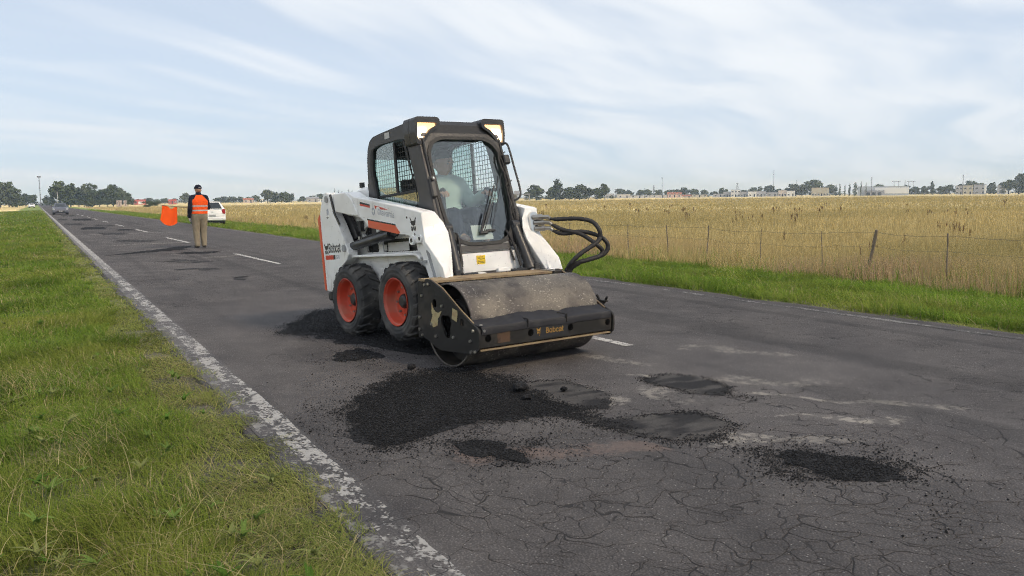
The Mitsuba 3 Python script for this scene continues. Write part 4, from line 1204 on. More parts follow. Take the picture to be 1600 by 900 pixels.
# rear frame with the perforated step plate on top
step_holes = [ell(-.36 + .11 * (k % 2), -.66 + .048 * k, .014, .017, 10)[::-1] for k in range(6)]
Q('step_plate', plate([(-.44, -.735), (-.17, -.735), (-.17, .60), (-.44, .60)], step_holes, .712, .732, axis='z'), 'mat_rusty_plate', smooth=False, label='rusty perforated step plate on top')
Q('frame_beam', cat(box(-.46, -.40, -.735, .735, .20, .712, .008), box(-.44, -.17, .62, .735, .66, .735, .008), box(-.42, -.36, -.735, .735, .60, .72, .008), box(-.52, -.46, -.45, -.38, .25, .70, .006), box(-.52, -.46, .38, .45, .25, .70, .006)), 'mat_roller_black')
Q('frame_strap', box(-.44, -.165, .585, .625, .733, .741), 'mat_steel')
# front bar, its holes, the light scraper edge and the folded rubber belt on top
fb = Q('front_bar', cat(box(.425, .505, -.737, .737, .225, .385, .008)), 'mat_roller_black')
for y in (-.655, -.21, .235, .685):
    put(fb + '__hole', cat(cyl((.500, y, .305), (.5075, y, .305), .030, 22)), 'mat_hole_shade', smooth=30, to_world=RMX)  # near-black discs on the bar, painted for the shade inside its holes
put(fb + '__rust_patch', box(.5052, .5064, -.56, -.43, .255, .36), 'mat_rust', to_world=RMX)
put(fb + '__lettering', text_on('Bobcat', .047, (.5055, -.05, .283), (0, 1, 0), (0, 0, 1), squeeze=.95), 'mat_roller_text', to_world=RMX)
put(fb + '__emblem', emblem((.5055, -.15, .285), .058, (0, 1, 0), (0, 0, 1)), 'mat_roller_text', to_world=RMX)
put(fb + '__letter_panel', box(.5048, .5054, -.22, .20, .245, .365), 'mat_black_decal', to_world=RMX)
Q('scraper_edge', box(.43, .515, -.735, .715, .203, .216, .003), 'mat_rusty_plate')
ny = 60
yy = np.linspace(-.72, .72, ny)
prof = [(.515, .345), (.517, .385), (.505, .405), (.455, .415), (.40, .428), (.362, .448), (.345, .452), (.36, .438), (.40, .416), (.50, .392)]
V = []
for j, y in enumerate(yy):
    w1, w2 = meshkit.fbm(np.array([[y * 3.2, 1.0, 0]]), 3, 4)[0] - .5, meshkit.fbm(np.array([[y * 4.5, 5.0, 0]]), 3, 9)[0] - .5
    for i, (x, z) in enumerate(prof):
        t = 1 if 3 <= i <= 8 else .3
        V.append((x + .035 * w1 * t, y, z + .050 * w2 * t + (.02 * w1 if i in (0, 1) else 0)))
P_ = len(prof)
F = []
for j in range(ny - 1):
    for i in range(P_):
        a, b = j * P_ + i, j * P_ + (i + 1) % P_
        F += [(a, b, b + P_), (a, b + P_, a + P_)]
m = tm(V, F)
m.fix_normals()
bl = Q('rubber_belt', m, 'mat_belt', smooth=35)
for y in (-.25, .18):
    put(bl + '__belt_clamp', cat(box(.36, .515, y - .004, y + .004, .425, .431, .001), box(.505, .522, y - .004, y + .004, .36, .428, .001)), 'mat_roller_black', to_world=RMX)
Q('belt_bolt', cat(bolt((.51, -.70, .372), (1, 0, 0), .014), bolt((.47, -.70, .41), (0, 0, 1), .014)), 'mat_steel')
Q('hose_clamp', cat(box(.25, .40, .762, .80, .47, .485, .003), tube(spline([(.27, .77, .53), (.30, .79, .47), (.35, .79, .46), (.40, .78, .52)], 4), .012, 8), cyl((.33, .76, .40), (.33, .79, .47), .025, 12)), 'mat_roller_black')
H = [[(.53, .68, 1.11), (.58, .74, 1.085), (.64, .82, 1.08), (.76, .93, 1.07), (.85, 1.02, 1.03), (.92, 1.04, .95), (.92, 1.05, .87), (.91, .99, .81), (.86, .85, .73), (.81, .76, .65), (.74, .74, .57), (.72, .73, .50)],
     [(.55, .70, 1.055), (.58, .74, 1.02), (.64, .81, .97), (.76, .92, .92), (.85, .98, .85), (.92, 1.01, .79), (.92, 1.07, .73), (.91, 1.03, .68), (.86, .91, .65), (.81, .82, .63), (.74, .76, .56), (.73, .75, .50)],
     [(.55, .71, .995), (.58, .75, .96), (.64, .82, .93), (.76, .94, .94), (.85, 1.05, .90), (.93, 1.10, .84), (.94, 1.13, .77), (.92, 1.09, .70), (.87, .95, .66), (.82, .84, .63), (.75, .78, .57), (.74, .77, .50)]]
for h in H:
    pts = spline(h, 7)
    k = np.arange(len(pts))
    r = .0225 + .0022 * np.sin(k * 1.9) * (meshkit.noise(np.stack([k * .35, k * 0, k * 0], -1), 3) > .5)
    r[:8] = .016
    put(f'{roller}__hose', tube(pts, r, 10), 'mat_rubber_hose', smooth=60, to_world=LM, label='black spiral-wrapped hydraulic hose looping out to the side')
    put(f'{roller}__hose_ferrule', cat(cyl(h[0], np.array(h[0]) + (np.array(h[1]) - h[0]) * .6, .020, 14)), 'mat_steel', smooth=30, to_world=LM)

# ------------------------------------------------------------------ people
def skin_fn(p, n, uv):
    return mix((.42, .24, .16), (.50, .30, .21), noise(p.x * 40, p.y * 40, p.z * 40))


bsdf('mat_skin', pr(proc(skin_fn), .55))
flat('mat_hair', (.035, .026, .020), .6)
flat('mat_eye', (.03, .025, .022), .4)


def cloth(key, a, b, scale=30, rough=.85):
    bsdf(key, pr(proc(lambda p, n, uv: mix(a, b, fbm(p.x * scale, p.y * scale, p.z * scale, 3))), rough, specular=.12))


cloth('mat_vest', (.82, .085, .012), (.95, .12, .02))
cloth('mat_flag', (.85, .09, .012), (.95, .13, .02), 14)
flat('mat_reflective', (.42, .42, .43), .35)
cloth('mat_navy', (.012, .013, .024), (.022, .024, .040))
cloth('mat_khaki', (.20, .165, .115), (.30, .255, .185), 12)
flat('mat_shoe', (.035, .028, .022), .7)
cloth('mat_glove', (.50, .49, .46), (.60, .58, .55))
cloth('mat_shirt', (.46, .55, .52), (.56, .64, .61), 10)


def hand(wrist, tip, palm_n, r=.0085, curl=.5, side=1):
    """A hand in one mesh: palm, four unequal bent fingers and a thumb. tip: direction of the fingers; palm_n: direction the palm faces."""
    w, d, nn = (np.asarray(v, float) for v in (wrist, tip, palm_n))
    d /= np.linalg.norm(d)
    nn = nn - d * (nn @ d)
    nn /= np.linalg.norm(nn)
    s = np.cross(d, nn) * side
    J, B = {}, []
    J['w'] = (*w, .024)
    for i, (off, ln) in enumerate(zip((-.030, -.010, .010, .029), (.066, .076, .071, .056))):
        k = w + d * .088 + s * off
        J[f'k{i}'] = (*k, .0125)
        a = k + (d * math.cos(curl * .6) + nn * math.sin(curl * .6)) * ln * .45
        b = a + (d * math.cos(curl * 1.5) + nn * math.sin(curl * 1.5)) * ln * .32
        c = b + (d * math.cos(curl * 2.2) + nn * math.sin(curl * 2.2)) * ln * .25
        for q, v, rr in (('a', a, r), ('b', b, r * .93), ('c', c, r * .85)):
            J[f'{q}{i}'] = (*v, rr)
        B += [(f'k{i}', f'a{i}'), (f'a{i}', f'b{i}'), (f'b{i}', f'c{i}')]
    B.append(('w', 'k0', 'k1', 'k2', 'k3'))
    t0 = w + d * .03 - s * .030
    t1 = t0 + (d * .7 - s * .6 + nn * .35) * .040
    t2 = t1 + (d * .85 - s * .2 + nn * .5) * .030
    J['t0'], J['t1'], J['t2'] = (*t0, .014), (*t1, .0105), (*t2, .009)
    B += [('w', 't0'), ('t0', 't1'), ('t1', 't2')]
    return body(J, B, .006, 4)


def head(c, face, tilt=0.0, s=1.0):
    """Head with brow, nose, mouth, chin and ears; c: centre, face: horizontal direction it looks to, tilt: nodding down (radians)."""
    J = {'cr': (0, -.015, .035, .088), 'br': (0, .035, .030, .072), 'ck': (0, .045, -.045, .056), 'ch': (0, .062, -.088, .030), 'jl': (-.042, .015, -.07, .030), 'jr': (.042, .015, -.07, .030), 'bk': (0, -.055, -.01, .068),
         'n0': (0, .098, .012, .011), 'n1': (0, .120, -.026, .014), 'el': (-.086, -.005, -.012, .014), 'er': (.086, -.005, -.012, .014), 'el2': (-.082, .0, -.040, .010), 'er2': (.082, .0, -.040, .010), 'm0': (-.020, .093, -.060, .009), 'm1': (.020, .093, -.060, .009), 'b0': (-.034, .093, .028, .013), 'b1': (.034, .093, .028, .013)}
    B = [('cr', 'br', 'ck'), ('cr', 'bk', 'jl', 'jr'), ('ck', 'ch', 'jl', 'jr'), ('n0', 'n1'), ('el', 'el2'), ('er', 'er2'), ('m0', 'm1'), ('b0', 'b1', 'br')]
    m = body(J, B, .012, 6)
    f = np.array([face[0], face[1], 0.0])
    f /= np.linalg.norm(f)
    x = np.cross(f, [0, 0, 1])
    up = np.array([0, 0, 1.0]) * math.cos(tilt) + f * math.sin(tilt)
    fw = f * math.cos(tilt) - np.array([0, 0, 1.0]) * math.sin(tilt)
    R = np.stack([x, fw, up], 1) * s
    place = lambda mm: tm(mm.vertices @ R.T + np.asarray(c), mm.faces)
    return place(m), place


def shell(m, keep, off):
    """A layer over part of a figure: its faces where keep(vertices) holds, pushed outwards by off."""
    m = trimesh.Trimesh(m.vertices, m.faces, process=True)
    k = keep(m.vertices)
    f = m.faces[k[m.faces].all(1)]
    g = tm(m.vertices + m.vertex_normals * off, f)
    g.remove_unreferenced_vertices()
    return g


# the flagman: x to his right, y the way he faces (away from the camera)
s_ = 1.06
J = {'an_l': (-.095, .0, .09, .048), 'an_r': (.10, .03, .09, .048), 'kn_l': (-.105, .03, .50, .064), 'kn_r': (.105, .05, .50, .064), 'hp_l': (-.10, 0, .90, .098), 'hp_r': (.10, 0, .90, .098), 'pe': (0, -.01, .99, .125), 'wa_l': (-.075, .0, 1.10, .115), 'wa_r': (.075, .0, 1.10, .115),
     'ch_l': (-.095, -.01, 1.35, .118), 'ch_r': (.095, -.01, 1.35, .118), 'sh_l': (-.185, -.01, 1.455, .070), 'sh_r': (.185, -.01, 1.455, .070), 'nk0': (0, .0, 1.50, .060), 'nk': (0, .01, 1.575, .056), 'hd': (0, .02, 1.66, .07),
     'eb_l': (-.265, -.04, 1.17, .048), 'wr_l': (-.270, .06, .93, .036), 'eb_r': (.265, .03, 1.18, .048), 'wr_r': (.10, .27, 1.14, .036), 'ft_l': (-.11, .17, .045, .038), 'ft_r': (.13, .20, .045, .038)}
J = {k: tuple(np.array(v) * s_) for k, v in J.items()}
LEGS = [('an_l', 'kn_l'), ('kn_l', 'hp_l'), ('hp_l', 'pe'), ('an_r', 'kn_r'), ('kn_r', 'hp_r'), ('hp_r', 'pe')]
TORSO = [('pe', 'hp_l', 'hp_r', 'wa_l', 'wa_r'), ('wa_l', 'wa_r', 'ch_l', 'ch_r'), ('ch_l', 'ch_r', 'sh_l', 'sh_r', 'nk0'), ('nk0', 'nk')]
ARMS = [('sh_l', 'eb_l'), ('eb_l', 'wr_l'), ('sh_r', 'eb_r'), ('eb_r', 'wr_r')]
FM = matrix((4.37, 27.1, .0), rz=math.radians(6))
man = thing('person', 'man seen from behind in an orange reflective vest, khaki trousers and dark cap', 'person')
hm, hp = head(np.array([0, .015, 1.70]) * s_, (-.15, 1.0), .12, s_)
bd = body(J, LEGS + TORSO + ARMS + [('nk', 'hd')], .03, 8)
scene[man] = ply(cat(bd, hm), 'mat_skin', smooth=True, to_world=T(FM.tolist()))
Pm = lambda part, m, mat, smooth=True: put(f'{man}__{part}', m, mat, smooth=smooth, to_world=FM)
grow = lambda d: {k: (*v[:3], v[3] + d) for k, v in J.items()}
tr = grow(.036)
tr['an_l'], tr['an_r'] = (*J['an_l'][:3], .080), (*J['an_r'][:3], .080)
tr['kn_l'], tr['kn_r'] = (*J['kn_l'][:3], .102), (*J['kn_r'][:3], .102)
m = body(tr, LEGS + TORSO[:1], .022, 5)
v = m.vertices
m.vertices = v + m.vertex_normals * (.016 * (meshkit.fbm(v * [14, 14, 7], 3, 5) - .5))[:, None] * np.clip(1.2 - v[:, 2:], .2, 1)
m = trimesh.intersections.slice_mesh_plane(m, (0, 0, -1), (0, 0, 1.02 * s_))
Pm('trousers', m, 'mat_khaki')
jk = grow(.022)
m = body(jk, TORSO + ARMS, .022, 6)
m = trimesh.intersections.slice_mesh_plane(m, (0, 0, 1), (0, 0, .96 * s_)) if False else m
v = m.vertices
Pm('jacket', shell(m, lambda v: (v[:, 2] > .935 * s_) | (np.abs(v[:, 0]) > .2), .004), 'mat_navy')
vs = grow(.044)
vs['sh_l'], vs['sh_r'] = (-.125 * s_, -.01, 1.465 * s_, .085), (.125 * s_, -.01, 1.465 * s_, .085)
vest = body(vs, TORSO[:3], .018, 6)
vest = trimesh.intersections.slice_mesh_plane(vest, (0, 0, 1), (0, 0, 1.00 * s_))
vest = trimesh.intersections.slice_mesh_plane(vest, (0, 0, -1), (0, 0, 1.545 * s_))
Pm('vest', vest, 'mat_vest')
for z0, z1 in ((1.075, 1.115), (1.205, 1.245)):
    b = trimesh.intersections.slice_mesh_plane(trimesh.intersections.slice_mesh_plane(vest, (0, 0, 1), (0, 0, z0 * s_)), (0, 0, -1), (0, 0, z1 * s_))
    b = trimesh.Trimesh(b.vertices, b.faces, process=True)
    Pm('reflective_band', tm(b.vertices + b.vertex_normals * .004, b.faces), 'mat_reflective')
cap = hp(shell(body({'a': (0, -.015, .045, .098), 'b': (0, .03, .045, .088), 'c': (0, -.055, .005, .078)}, [('a', 'b', 'c')], .012, 3), lambda v: v[:, 2] > .022 - .25 * np.clip(-v[:, 1] - .05, 0, 1), .006))
Pm('cap', cat(cap, hp(prism([(-.07, .09), (-.05, .16), (0, .18), (.05, .16), (.07, .09)], .050, .058, .002, axis='z'))), 'mat_navy')
Pm('cap_label', hp(prism(rrect(-.03, .03, .045, .058, .004), -.128, -.118, 0)), 'mat_glove')
for sd, a, f in ((-1, 'an_l', 'ft_l'), (1, 'an_r', 'ft_r')):
    p, q = np.array(J[a][:3]), np.array(J[f][:3])
    Pm('shoe', body({'h': (p[0], p[1] - .03, .055, .050), 't': (q[0], q[1], .045, .040), 'm': ((p[0] + q[0]) / 2, (p[1] + q[1]) / 2, .060, .050)}, [('h', 'm'), ('m', 't')], .02, 3), 'mat_shoe')
Pm('glove', hand(np.array(J['wr_l'][:3]) + [0, .005, -.02], (.02, .12, -1), (1, .1, 0), .0105, .35, 1), 'mat_glove')
Pm('glove', hand(np.array(J['wr_r'][:3]) + [-.01, .02, .0], (-1, .35, .1), (-.1, .2, -1), .0105, 1.0, -1), 'mat_glove')

flag = thing('hand_flag', 'bright orange warning flag hanging from a thin stick held out by the man', 'flag')
put(flag + '__stick', cyl((.08, .33, 1.205), (-1.06, .36, 1.345), .0095, 10), 'mat_post', smooth=30, to_world=FM)
nu, nv = 22, 20
u, v = np.meshgrid(np.linspace(0, 1, nu), np.linspace(0, 1, nv), indexing='ij')
top = 1.345 - .05 * u - .10 * np.exp(-((u - .6) / .20) ** 2)
bot = .70 + .13 * np.abs(2 * u - 1.15) ** 2.4
fx = -1.03 + .47 * u + .03 * np.sin(3 * v + 1) * (1 - u) - .02 * v
fy = .36 + .020 * np.sin(u * 7 + 2.2 * v) * (.3 + v) + .004 * np.sin(u * 15 + 3 * v)
V = np.stack([fx, fy, top * (1 - v) + bot * v], -1).reshape(-1, 3)
i, j = np.meshgrid(np.arange(nu - 1), np.arange(nv - 1), indexing='ij')
q = (i * nv + j).ravel()
F = np.vstack([np.stack([q, q + nv, q + nv + 1], 1), np.stack([q, q + nv + 1, q + 1], 1)])
V2 = V + [0, .003, 0]
put(flag + '__cloth', tm(np.vstack([V, V2]), np.vstack([F, F[:, ::-1] + len(V)])), 'mat_flag', smooth=35, to_world=FM)

# the driver, in the loader's frame (X forward, Y left)
drv = thing('person', 'dark-haired driver in a pale shirt looking down inside the loader cab', 'person')
J = {'pe': (-.58, 0, 1.17, .135), 'wa': (-.60, 0, 1.30, .125), 'ch_l': (-.60, .09, 1.46, .115), 'ch_r': (-.60, -.09, 1.46, .115), 'sh_l': (-.60, .185, 1.535, .068), 'sh_r': (-.60, -.185, 1.535, .068), 'nk0': (-.58, 0, 1.575, .060), 'nk': (-.555, .005, 1.635, .055), 'hd': (-.54, .005, 1.70, .06),
     'eb_l': (-.50, .285, 1.315, .046), 'wr_l': (-.28, .275, 1.40, .034), 'eb_r': (-.50, -.285, 1.315, .046), 'wr_r': (-.28, -.275, 1.40, .034), 'hp_l': (-.52, .10, 1.16, .095), 'hp_r': (-.52, -.10, 1.16, .095), 'kn_l': (-.10, .13, 1.20, .064), 'kn_r': (-.10, -.13, 1.20, .064), 'an_l': (.10, .12, .97, .045), 'an_r': (.10, -.12, .97, .045), 'ft_l': (.20, .12, .94, .036), 'ft_r': (.20, -.12, .94, .036)}
J = {k: (v[0] + (.17 if not k.startswith(('an', 'ft', 'kn')) else .03), v[1] + .10 * (1 if k not in ('an_l', 'an_r', 'ft_l', 'ft_r') else .3), *v[2:]) for k, v in J.items()}
J['nk'], J['hd'] = (-.41, .085, 1.645, .055), (-.40, .08, 1.70, .06)
TOR = [('pe', 'wa', 'hp_l', 'hp_r'), ('wa', 'ch_l', 'ch_r'), ('ch_l', 'ch_r', 'sh_l', 'sh_r', 'nk0'), ('nk0', 'nk'), ('nk', 'hd')]
AR = [('sh_l', 'eb_l'), ('eb_l', 'wr_l'), ('sh_r', 'eb_r'), ('eb_r', 'wr_r')]
LG = [('hp_l', 'kn_l'), ('kn_l', 'an_l'), ('an_l', 'ft_l'), ('hp_r', 'kn_r'), ('kn_r', 'an_r'), ('an_r', 'ft_r')]
hm, hp = head((-.385, .075, 1.765), (1.0, .35), .30, 1.05)
scene[drv] = ply(cat(body(J, TOR + AR + LG, .025, 8), hm, hand((-.10, .375, 1.405), (1, 0, .25), (0, -.2, -1), .0085, .9, 1), hand((-.10, -.175, 1.405), (1, 0, .25), (0, .2, -1), .0085, .9, -1)), 'mat_skin', smooth=True, to_world=T(LM.tolist()))
Pd = lambda part, m, mat: put(f'{drv}__{part}', m, mat, smooth=True, to_world=LM)
g = {k: (*v[:3], v[3] + .018) for k, v in J.items()}
Pd('shirt', shell(body(g, TOR[:3] + [('sh_l', 'eb_l'), ('sh_r', 'eb_r'), ('eb_l', 'wr_l'), ('eb_r', 'wr_r')], .02, 5), lambda v: v[:, 2] > 1.08, .004), 'mat_shirt')
Pd('trousers', body({k: (*v[:3], v[3] + .014) for k, v in J.items()}, LG[:2] + LG[3:5] + [('pe', 'hp_l', 'hp_r')], .03, 5), 'mat_navy')
hair = body({'a': (0, -.022, .050, .088), 'b': (0, .028, .062, .068), 'c': (0, -.060, .0, .068), 'd': (0, -.05, -.04, .055)}, [('a', 'b', 'c'), ('c', 'd')], .010, 3)
Pd('hair', hp(shell(hair, lambda v: v[:, 2] > .012 + .55 * np.clip(v[:, 1], -.12, .2), .004)), 'mat_hair')
for sx in (-1, 1):
    e = trimesh.creation.icosphere(2, .0135)
    e.vertices = e.vertices * [1.2, .6, .5] + [sx * .033, .099, .008]
    Pd('eye', hp(e), 'mat_eye')
    e = trimesh.creation.icosphere(2, .02)
    e.vertices = e.vertices * [1.1, .35, .22] + [sx * .034, .104, .036]
    Pd('eyebrow', hp(e), 'mat_hair')

# ------------------------------------------------------------------ cars
dirty('mat_car_white', (.76, .76, .75), (.5, .48, .44), .3, .15, 2.0, .02, clearcoat=.6)
flat('mat_car_grey', (.10, .105, .13), .30, clearcoat=.8, metallic=.3)
flat('mat_car_red', (.42, .04, .035), .35, clearcoat=.5)
flat('mat_car_glass', (.020, .026, .030), .08, specular=.7)
flat('mat_tail_lamp', (.38, .015, .02), .25)
flat('mat_head_lamp', (.62, .63, .65), .2)
flat('mat_plastic', (.025, .025, .027), .6)
flat('mat_number_plate', (.35, .35, .36), .5)


def car(name, label, cat_, pos, rz, paint, prof, roof, W, fine=True, group=None):
    """prof: body outline in (x from the rear, z); roof: (x0, x1, y half, z) of the roof and of the waist."""
    k = thing(name, label, cat_, group)
    M = matrix(pos, rz=rz)
    A = lambda part, m, mat, smooth=30: put(f'{k}__{part}', m, mat, smooth=smooth, to_world=M)
    h = W / 2
    Lx = max(p[0] for p in prof)
    wheels = (.17 * Lx + .02, .825 * Lx)
    A('body', prism(roundpoly(prof, .07, 4), -h, h, .06), paint)
    (a0, a1, ya, za), (b0, b1, yb, zb) = roof
    pts = [(a0, s * (ya - .06), za) for s in (-1, 1)] + [(a1, s * (ya - .06), za - .02) for s in (-1, 1)] + [(a0 + .08, s * ya, za - .05) for s in (-1, 1)] + [(a1 - .05, s * ya, za - .06) for s in (-1, 1)] + [(a0 + .3, 0, za + .02), (b0, -yb, zb), (b0, yb, zb), (b1, -yb, zb), (b1, yb, zb)]
    A('cabin', trimesh.convex.convex_hull(np.array(pts, float)), paint)
    lerp = lambda p, q, t: tuple(np.array(p) + (np.array(q) - np.array(p)) * t)

    def pane(c, t0=.10, t1=.88, m=.10, off=.012):
        # c: lower left, lower right, upper right, upper left corner of that side of the cabin
        c = [np.array(x, float) for x in c]
        ll, lr = c[0] + (c[3] - c[0]) * t0, c[1] + (c[2] - c[1]) * t0
        ul, ur = c[0] + (c[3] - c[0]) * t1, c[1] + (c[2] - c[1]) * t1
        qd = [ll + (lr - ll) * m, lr + (ll - lr) * m, ur + (ul - ur) * m, ul + (ur - ul) * m]
        n = np.cross(qd[1] - qd[0], qd[3] - qd[0])
        n /= np.linalg.norm(n)
        return trimesh.convex.convex_hull(np.vstack([np.array(qd) + n * off, np.array(qd) - n * .03]))
    R_ = ((b0, yb, zb), (b0, -yb, zb), (a0, -ya + .04, za), (a0, ya - .04, za))
    F_ = ((b1, -yb, zb), (b1, yb, zb), (a1, ya - .04, za), (a1, -ya + .04, za))
    A('rear_window', pane(R_), 'mat_car_glass', False)
    A('windscreen', pane(F_, .06, .92), 'mat_car_glass', False)
    for s in (-1, 1):
        S_ = ((b0, s * yb, zb), (b1, s * yb, zb), (a1, s * ya, za), (a0, s * ya, za))
        S_ = S_ if s < 0 else (S_[1], S_[0], S_[3], S_[2])
        A('side_window', pane(S_, .08, .86, .09, .010), 'mat_car_glass', False)
        for x in wheels:
            w = numbered(f'{k}__wheel')
            put(w + '__tyre', lathe([(-.10, .20), (-.10, .29), (-.08, .31), (.08, .31), (.10, .29), (.10, .20)], (x, s * (h - .10), .31), (0, s, 0), 28, caps=False), 'mat_tyre', smooth=40, to_world=M)
            put(w + '__rim', lathe([(.085, .205), (.07, .17), (.09, .05), (.09, 0)], (x, s * (h - .10), .31), (0, s, 0), 20, caps=False), 'mat_grey_paint', smooth=30, to_world=M)
        A('wheel_arch', cat(*[cyl((x, s * (h - .25), .31), (x, s * (h + .003), .31), .355, 28) for x in wheels]), 'mat_plastic')
        A('mirror', box(b1 - .55, b1 - .45, s * (h + .02) - .08, s * (h + .02) + .08, zb + .03, zb + .16, .02), paint)
        yl = s * (h - .13)
        A('tail_lamp', box(-.015, .12, yl - .09, yl + .09, .70, 1.00, .02), 'mat_tail_lamp')
        A('head_lamp', box(Lx - .22, Lx - .015, yl - .13, yl + .10, .60, .74, .03), 'mat_head_lamp')
    A('rear_bumper', box(-.04, .25, -h + .03, h - .03, .28, .52, .05), paint)
    A('front_bumper', box(Lx - .25, Lx + .03, -h + .04, h - .04, .25, .50, .05), paint)
    A('grille', box(Lx - .03, Lx + .035, -.45, .45, .34, .50, .01), 'mat_plastic')
    A('underside', box(.1, Lx - .1, -h + .08, h - .08, .17, .30), 'mat_plastic', False)
    A('number_plate', box(-.055, -.03, -.20, .20, .56, .66, .004), 'mat_number_plate', False)
    A('number_plate', box(Lx + .03, Lx + .045, -.20, .20, .38, .48, .004), 'mat_number_plate', False)
    A('badge', box(-.03, .02, -.03, .03, .79, .86, .004), 'mat_chrome', False)
    return k


HATCH = [(.0, .30), (-.01, .55), (.02, .80), (.08, 1.0), (2.72, .98), (3.30, .84), (3.48, .70), (3.52, .50), (3.50, .28), (3.3, .22), (.2, .22)]
SEDAN = [(.0, .30), (-.01, .55), (.02, .88), (.20, .98), (3.05, .95), (3.85, .80), (4.05, .66), (4.10, .46), (4.08, .26), (3.9, .21), (.2, .21)]
HROOF = ((.36, 2.05, .60, 1.47), (.03, 2.85, .78, .98))
SROOF = ((1.05, 2.30, .58, 1.43), (.45, 3.15, .78, .95))
car('parked_car', 'white hatchback parked on the grass verge behind the flag man', 'car', (9.56, 54.5, float(gz(9.6, 55)) + .02), math.radians(90), 'mat_car_white', HATCH, HROOF, 1.64)
car('driving_car', 'dark grey car driving towards the camera in the near lane far down the road', 'car', (2.55, 120.8, .0), math.radians(-90), 'mat_car_grey', SEDAN, SROOF, 1.72)
car('distant_car', 'tiny white car at the far left end of the road', 'car', (-1.7, 330, .0), math.radians(-85), 'mat_car_white', SEDAN, SROOF, 1.72)
TREES = [('L',-13.7,419.8,9.8,6.1),('L',-10.4,419.9,10.0,5.2),('L',-7.3,419.9,7.5,3.4),('L',-4.9,500.0,6.4,6.3),('L',-1.5,500.0,5.7,4.1),('L',4.4,500.0,4.6,3.5),('L',6.7,500.0,5.6,3.5),('G',9.0,399.9,9.8,6.2),('G',12.6,399.8,9.6,5.8),('G',15.7,399.7,7.7,4.9),('G',17.7,399.6,8.7,3.4),('G',20.8,399.5,9.0,4.9),('G',23.6,399.3,6.8,4.0),('G',26.8,399.1,7.3,4.5),('G',29.0,398.9,8.4,5.0),('G',32.3,398.7,7.8,4.6),('G',34.8,398.5,5.3,3.6),('G',11.1,399.8,7.4,5.3),('G',19.4,399.5,6.8,4.9),('G',30.8,398.8,6.2,5.0),('T',63.7,646.9,3.6,5.0),('T',69.9,646.2,4.0,5.1),('T',75.8,645.6,3.5,5.1),('T',80.9,644.9,3.9,5.1),('T',86.9,644.2,3.8,4.3),('T',94.2,643.1,7.4,6.5),('T',116.3,639.5,3.9,5.4),('T',121.6,638.5,4.8,5.4),('T',126.9,637.5,4.3,5.4),('T',132.3,636.4,4.7,5.5),('T',137.6,635.3,4.2,5.5),('T',143.0,634.1,5.5,4.6),('T',176.4,625.6,4.2,4.7),('T',181.9,624.0,4.6,4.8),('T',189.2,621.9,6.0,6.7),('M',120.9,505.8,7.3,5.9),('M',125.2,504.7,6.5,5.2),('M',128.8,503.8,6.1,5.2),('M',131.3,503.1,6.5,4.5),('M',134.6,502.3,5.3,3.8),('C',171.3,533.2,9.1,2.5),('C',173.7,532.4,8.2,2.1),('C',175.8,531.7,7.3,2.1),('C',180.0,530.3,8.6,2.5),('C',182.3,529.5,7.7,2.1),('R',222.4,368.0,4.9,4.7),('R',225.3,366.3,7.5,8.0),('R',231.5,362.4,6.5,4.6),('R',235.4,359.9,10.0,5.6),('R',239.5,357.1,6.0,5.3),('R',243.9,354.2,7.9,7.3),('R',247.9,351.3,5.9,4.6),('R',251.4,348.8,5.8,4.6),('R',254.6,346.5,7.7,4.9),('R',233.7,361.0,5.1,5.3),('R',242.0,355.5,4.7,5.3),('T',413.0,540.2,7.1,7.2),('T',418.3,536.1,6.5,6.2),('T',425.2,530.7,6.4,7.2),('T',430.0,526.8,6.8,6.1),('T',437.1,520.9,6.2,7.1),('T',442.1,516.7,6.1,6.1),('T',447.8,511.7,6.5,6.1),('T',452.4,507.7,7.4,7.1),('T',458.0,502.6,6.8,7.0),('T',463.5,497.6,5.7,6.0),('T',469.3,492.1,4.6,6.0),('T',473.2,488.3,7.0,4.4),('T',475.3,486.3,6.0,3.9),('T',484.7,476.9,5.3,5.9),('T',490.8,470.6,6.7,6.8),('T',493.8,467.5,7.6,3.4),('T',499.1,461.9,8.5,7.7),('T',503.9,456.6,5.9,6.7),('T',508.3,451.6,6.3,6.6),('T',511.8,447.8,9.2,7.5),('T',514.9,444.2,9.1,6.6),('T',520.0,438.2,11.4,11.1),('T',524.4,432.8,7.4,5.5),('T',527.9,428.6,8.3,8.2),('T',548.5,401.9,8.2,9.7),('T',559.3,386.7,6.9,5.1),('T',562.9,381.5,5.9,5.9),('T',566.5,376.2,6.3,5.0),('T',569.2,372.0,9.0,2.9),('T',572.6,366.8,6.1,6.6),('T',575.3,362.6,6.9,5.7),('T',578.7,357.0,7.3,5.7),('T',580.8,353.6,7.2,4.8),('T',582.9,350.1,9.4,6.4),('T',585.4,346.0,7.9,4.8),('T',588.2,341.2,6.9,3.9),('T',589.4,339.2,7.8,3.9),('T',591.7,335.1,7.7,4.7),('T',524.1,292.1,8.9,6.8),('T',526.7,287.4,11.1,8.8),('T',528.9,283.2,12.2,8.0),('T',531.4,278.5,12.8,8.6),('T',528.6,283.8,7.9,6.7),('P',483.7,387.9,7.2,1.7),('P',485.3,385.9,7.6,1.9),('P',487.3,383.3,6.6,1.6),('P',489.1,381.0,7.5,2.3),('P',491.3,378.1,8.3,4.1),('P',493.6,375.2,9.1,1.3),('P',495.5,372.6,8.2,1.1),('P',390.4,481.7,6.8,0.8)]
